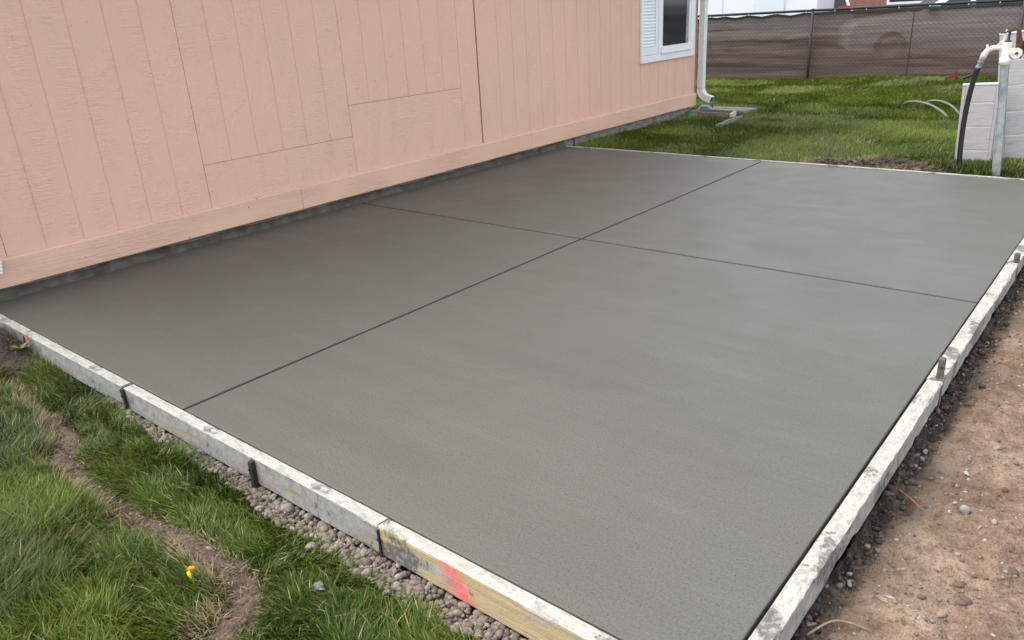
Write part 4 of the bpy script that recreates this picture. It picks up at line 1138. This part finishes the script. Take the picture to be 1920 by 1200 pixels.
# ------------------------------------------------------------------ grass
GB = np.array((0.122, 0.180, 0.018)); GD = np.array((0.046, 0.090, 0.007)); GG = np.array((0.135, 0.170, 0.080)); GS = np.array((0.44, 0.35, 0.19)); GY = np.array((0.20, 0.215, 0.05))
def blades(name, x, y, z, h, w, dirx, diry, lean, cols, label):
    n = len(x)
    side = np.stack([-diry, dirx], -1)
    jit = rng.uniform(0, 2*math.pi, n)
    sx = np.cos(jit); sy = np.sin(jit)
    # blade width direction: mostly across the lean
    sx = 0.8*side[:, 0]+0.5*sx; sy = 0.8*side[:, 1]+0.5*sy
    l = np.hypot(sx, sy)+1e-6; sx /= l; sy /= l
    v = np.empty((n, 5, 3))
    up = np.sqrt(np.clip(1-lean**2*0.8, 0.05, 1))
    for k, (t, wd) in enumerate(((0, 0.8), (0, 0.8), (0.55, 1.0), (0.55, 1.0), (1.0, 0))):
        sg = (-1 if k % 2 == 0 else 1)*0.5*wd
        bend = t**1.7*lean
        v[:, k, 0] = x + dirx*bend*h + sx*w*sg
        v[:, k, 1] = y + diry*bend*h + sy*w*sg
        v[:, k, 2] = z + h*up*(t - 0.22*lean*t*t)
    idx = np.array([0, 1, 3, 2, 2, 3, 4])
    loops = (idx[None]+np.arange(n)[:, None]*5).reshape(-1)
    st = (np.array([0, 4])[None]+np.arange(n)[:, None]*7).reshape(-1)
    c = np.repeat(cols, 5, axis=0)
    o = np_mesh(name, v.reshape(-1, 3), loops, st, M['grass'], None, c, False)
    tag(o, label, 'grass', kind='stuff')
    return o

def tufts(n_t, per, xr, yr, spread):
    tx = rng.uniform(*xr, n_t); ty = rng.uniform(*yr, n_t)
    a = np.repeat(np.arange(n_t), per)
    ox = rng.normal(0, spread, len(a)); oy = rng.normal(0, spread, len(a))
    return tx[a]+ox, ty[a]+oy, ox, oy, a

def grass_cols(x, y, sx, sy, n, gmix=0.35, straw=0.04):
    k1 = np.clip(fbm(x*sx, y*sx, 101, 3)*2.2+0.5, 0, 1)[:, None]
    k2 = np.clip(fbm(x*sy, y*sy, 103, 3)*3.0+0.25, 0, 1)[:, None]*gmix*2
    c = GD*(1-k1)+GB*k1
    c = c*(1-np.clip(k2, 0, 1))+GG*np.clip(k2, 0, 1)
    r = rng.random(n)
    c = np.where((r < straw)[:, None], GS*rng.uniform(0.7, 1.1, (n, 1)), c)
    c = np.where(((r > straw) & (r < straw+0.10))[:, None], GY, c)
    return c*rng.uniform(0.55, 1.40, (n, 1))

# front grass: dense where the photograph looks, thinner behind the camera
def front_grass(n_t, per, xr, yr, tag_name, label, wide=1.0):
    x, y, ox, oy, a = tufts(n_t, per, xr, yr, 0.012)
    t = trench(x, y)
    n = len(x)
    keep = (t > rng.normal(0.012, 0.012, n)) & (y < gravel_edge(x)*(x > 1.45) - 0.012*(x > 1.45) + rng.normal(-0.012, 0.014, n) - 0.045*(x <= 1.45))
    keep &= soil_bare(x, y) < rng.uniform(0.28, 0.62, n)
    side_r = (y > np.interp(x, TR[:, 0], TR[:, 1]))
    thin = fbm(x*3.5, y*3.5, 107, 3)
    keep &= ~(side_r & (thin < rng.uniform(-0.55, -0.05, n)))
    keep &= (x < 4.2)
    x, y, ox, oy, a, side_r, t = (q[keep] for q in (x, y, ox, oy, a, side_r, t)); n = len(x)
    fl = fbm(x*4.0, y*4.0, 111, 2)*14
    td = rng.uniform(0, 6.28, n_t)[a]
    dx = 0.9*np.cos(fl) + 0.55*np.cos(td) + 22*ox + rng.normal(0, 0.35, n); dy = 0.9*np.sin(fl) + 0.55*np.sin(td) + 22*oy + rng.normal(0, 0.35, n)
    l = np.hypot(dx, dy)+1e-6; dx /= l; dy /= l
    hs_ = (0.85+0.5*rng.random(n_t))[a]
    h = np.where(side_r, 0.050, 0.072)*hs_*rng.uniform(0.6, 1.25, n)*(1+0.8*fbm(x*2, y*2, 113, 2))
    h *= np.clip(0.55+t*9, 0.55, 1)
    lean = np.clip(rng.normal(0.74, 0.24, n)+np.where(side_r, 0.08, 0), 0.1, 1.08)
    w = rng.uniform(0.0022, 0.0040, n)*wide
    c = grass_cols(x, y, 2.4, 2.0, n, 0.24, 0.05)*1.0
    edge = (t < np.where(side_r, 0.028, 0.045)) & (rng.random(n) < np.where(side_r, 0.30, 0.75))
    c = np.where(edge[:, None], GS*rng.uniform(0.55, 1.05, (n, 1)), c)
    blades(tag_name, x, y, H_front(x, y)-0.004, h, w, dx, dy, lean, c, label)
front_grass(13500, 14, (0.2, 3.75), (-1.05, -0.05), 'grass', 'lush uneven green grass in front of the form boards')
front_grass(5200, 10, (-2.5, 4.2), (-2.6, -1.0), 'grass', 'green grass nearest the camera below the photo edge', 1.6)

front_grass(1500, 12, (3.7, 4.2), (-1.05, -0.1), 'grass', 'green grass at the near patio corner below the photo edge', 1.4)
front_grass(3000, 10, (-5.0, 0.3), (-2.6, -0.3), 'grass', 'green grass past the left edge of the photo, along the house end', 1.8)
# straw and roots lying over the bare strip
n = 2600
x = rng.uniform(0.9, 3.4, n); y = rng.uniform(-0.75, -0.15, n); t = trench(x, y)
k = (t < 0.03) & (t > -0.05); x, y = x[k], y[k]; n = len(x); th = rng.uniform(0, 6.28, n)
blades('dry_straw', x, y, H_front(x, y)+0.003, rng.uniform(0.012, 0.04, n), rng.uniform(0.0014, 0.0026, n), np.cos(th), np.sin(th), rng.uniform(0.85, 1.08, n),
       GS*rng.uniform(0.45, 1.0, (n, 1)), 'dry straw lying along the bare soil strip')

# back lawn
def far_grass(n_t, per, xr, yr, hh, ww, name, label):
    x, y, ox, oy, a = tufts(n_t, per, xr, yr, 0.03)
    n = len(x)
    keep = (y > 5.345) & (far_bare(x, y) < rng.uniform(0.15, 0.7, n)) & ~((x < 0.0) & (y < YC+0.05))
    keep &= ~((x > -0.02) & (x < 0.62) & (y > 7.95) & (y < 8.58)) & ~((np.hypot(x-0.07, y-7.9) < 0.10))
    # stop at the fence line
    fx = x-FA.x; fy = y-FA.y
    keep &= (-fx*FD.y+fy*FD.x) < 0.02
    x, y, ox, oy, a = (q[keep] for q in (x, y, ox, oy, a)); n = len(x)
    fl = fbm(x*0.9, y*0.9, 121, 2)*12; td = rng.uniform(0, 6.28, n_t)[a]
    dx = np.cos(fl)+0.7*np.cos(td)+rng.normal(0, 0.5, n); dy = np.sin(fl)+0.7*np.sin(td)+rng.normal(0, 0.5, n)
    l = np.hypot(dx, dy)+1e-6; dx /= l; dy /= l
    h = hh*(0.7+0.6*rng.random(n_t))[a]*rng.uniform(0.6, 1.2, n)*(1+1.1*fbm(x*1.4, y*1.4, 123, 3))
    h *= np.where(y < 5.45, 0.6, 1.0)
    lean = np.clip(rng.normal(0.6, 0.22, n), 0.1, 1.0)
    c = grass_cols(x, y, 1.5, 0.9, n, 0.20, 0.006)*np.array((1.22, 1.14, 1.05))
    c = np.where(((far_bare(x, y) > 0.03) & (rng.random(n) < 0.7))[:, None], GS*rng.uniform(0.4, 0.95, (n, 1)), c)
    blades(name, x, y, H_far(x, y)-0.004, h, rng.uniform(0.7, 1.3, n)*ww, dx, dy, lean, c, label)
far_grass(13500, 14, (-0.1, 4.6), (5.33, 8.2), 0.052, 0.0048, 'grass', 'green lawn just behind the patio')
far_grass(21000, 14, (-3.6, 4.8), (8.1, 13.9), 0.062, 0.0085, 'grass', 'green lawn running back to the brown fence')
far_grass(1500, 10, (4.6, 8.0), (5.33, 13.9), 0.06, 0.012, 'grass', 'green lawn to the right of the white plank panels')

# extra turf lump in front of the plank panels
n = 2600
x = rng.normal(3.62, 0.13, n); y = rng.normal(5.58, 0.09, n); k = y > 5.36; x, y = x[k], y[k]; n = len(x); th = rng.uniform(0, 6.28, n)
blades('grass_clump', x, y, H_far(x, y), rng.uniform(0.05, 0.11, n), rng.uniform(0.004, 0.007, n), np.cos(th), np.sin(th), rng.uniform(0.3, 0.9, n),
       grass_cols(x, y, 2, 2, n, 0.1, 0.03)*0.7, 'dark green grass clump at the foot of the hydrant')

# small plants
def plant(name, loc, label, cat, n, length, width, mat, spread=1.0, seed=0):
    r = random.Random(seed); o = empty(name, loc)
    tag(o, label, cat)
    for i in range(n):
        a = i*2.4+r.uniform(-0.4, 0.4); l = length*r.uniform(0.7, 1.2); up = r.uniform(0.4, 0.9)
        d = Vector((math.cos(a)*spread, math.sin(a)*spread, 0)); s = Vector((-math.sin(a), math.cos(a), 0))
        pts = []
        for t, w in ((0, 0.2), (0.35, 0.9), (0.7, 1.0), (1.0, 0.12)):
            p = d*l*t + Vector((0, 0, l*up*(t-0.45*t*t)))
            pts += [p-s*width*w*0.5, p+s*width*w*0.5+Vector((0, 0, 0.001)), p+Vector((0, 0, -width*0.12*w))]
        f = []
        for q in range(3):
            b = q*3
            f += [(b, b+2, b+5, b+3), (b+2, b+1, b+4, b+5)]
        mesh_obj('leaf', pts, f, mat, o, True)
    return o
hfz = lambda x, y: float(H_front(np.array(x), np.array(y)))
plant('seedling', (0.690, -0.092, hfz(0.69, -0.092)), 'small pale leafy seedling between the soil mound and the form', 'seedling', 9, 0.055, 0.014, M['leaf'], 0.8, 3)
plant('dead_weed', (2.80, -0.098, hfz(2.80, -0.098)), 'reddish dead weed tuft in the gravel beside the form', 'weed', 16, 0.05, 0.003, M['deadweed'], 0.55, 4)
da = empty('dandelion', (2.935, -0.455, hfz(2.935, -0.455)))
tag(da, 'single yellow dandelion flower standing in the grass', 'dandelion')
MB().tube([(0, 0, 0), (0.004, 0.002, 0.05), (0.006, 0.002, 0.082)], 0.0022, 6).build('stem', M['leaf'], da)
m = MB()
for i in range(34):
    a = i*2.39996; rr = 0.0095*math.sqrt((i+0.5)/34); up = 0.012-rr*0.4
    p = Vector((0.006, 0.002, 0.082)); d = Vector((math.cos(a), math.sin(a), 0)); s = Vector((-math.sin(a), math.cos(a), 0))*0.0022
    q = [p, p+d*rr*0.6-s+Vector((0, 0, up*0.7)), p+d*(rr+0.003)+Vector((0, 0, up)), p+d*rr*0.6+s+Vector((0, 0, up*0.7))]
    m.bm.faces.new([m.bm.verts.new(w_) for w_ in q])
m.build('flower_head', M['yellow'], da)
MB().tube([(0.007, -0.004, 0.060), (0.006, -0.006, 0.082)], [0.003, 0.005], 8).build('closed_bud', M['yellow'], da)
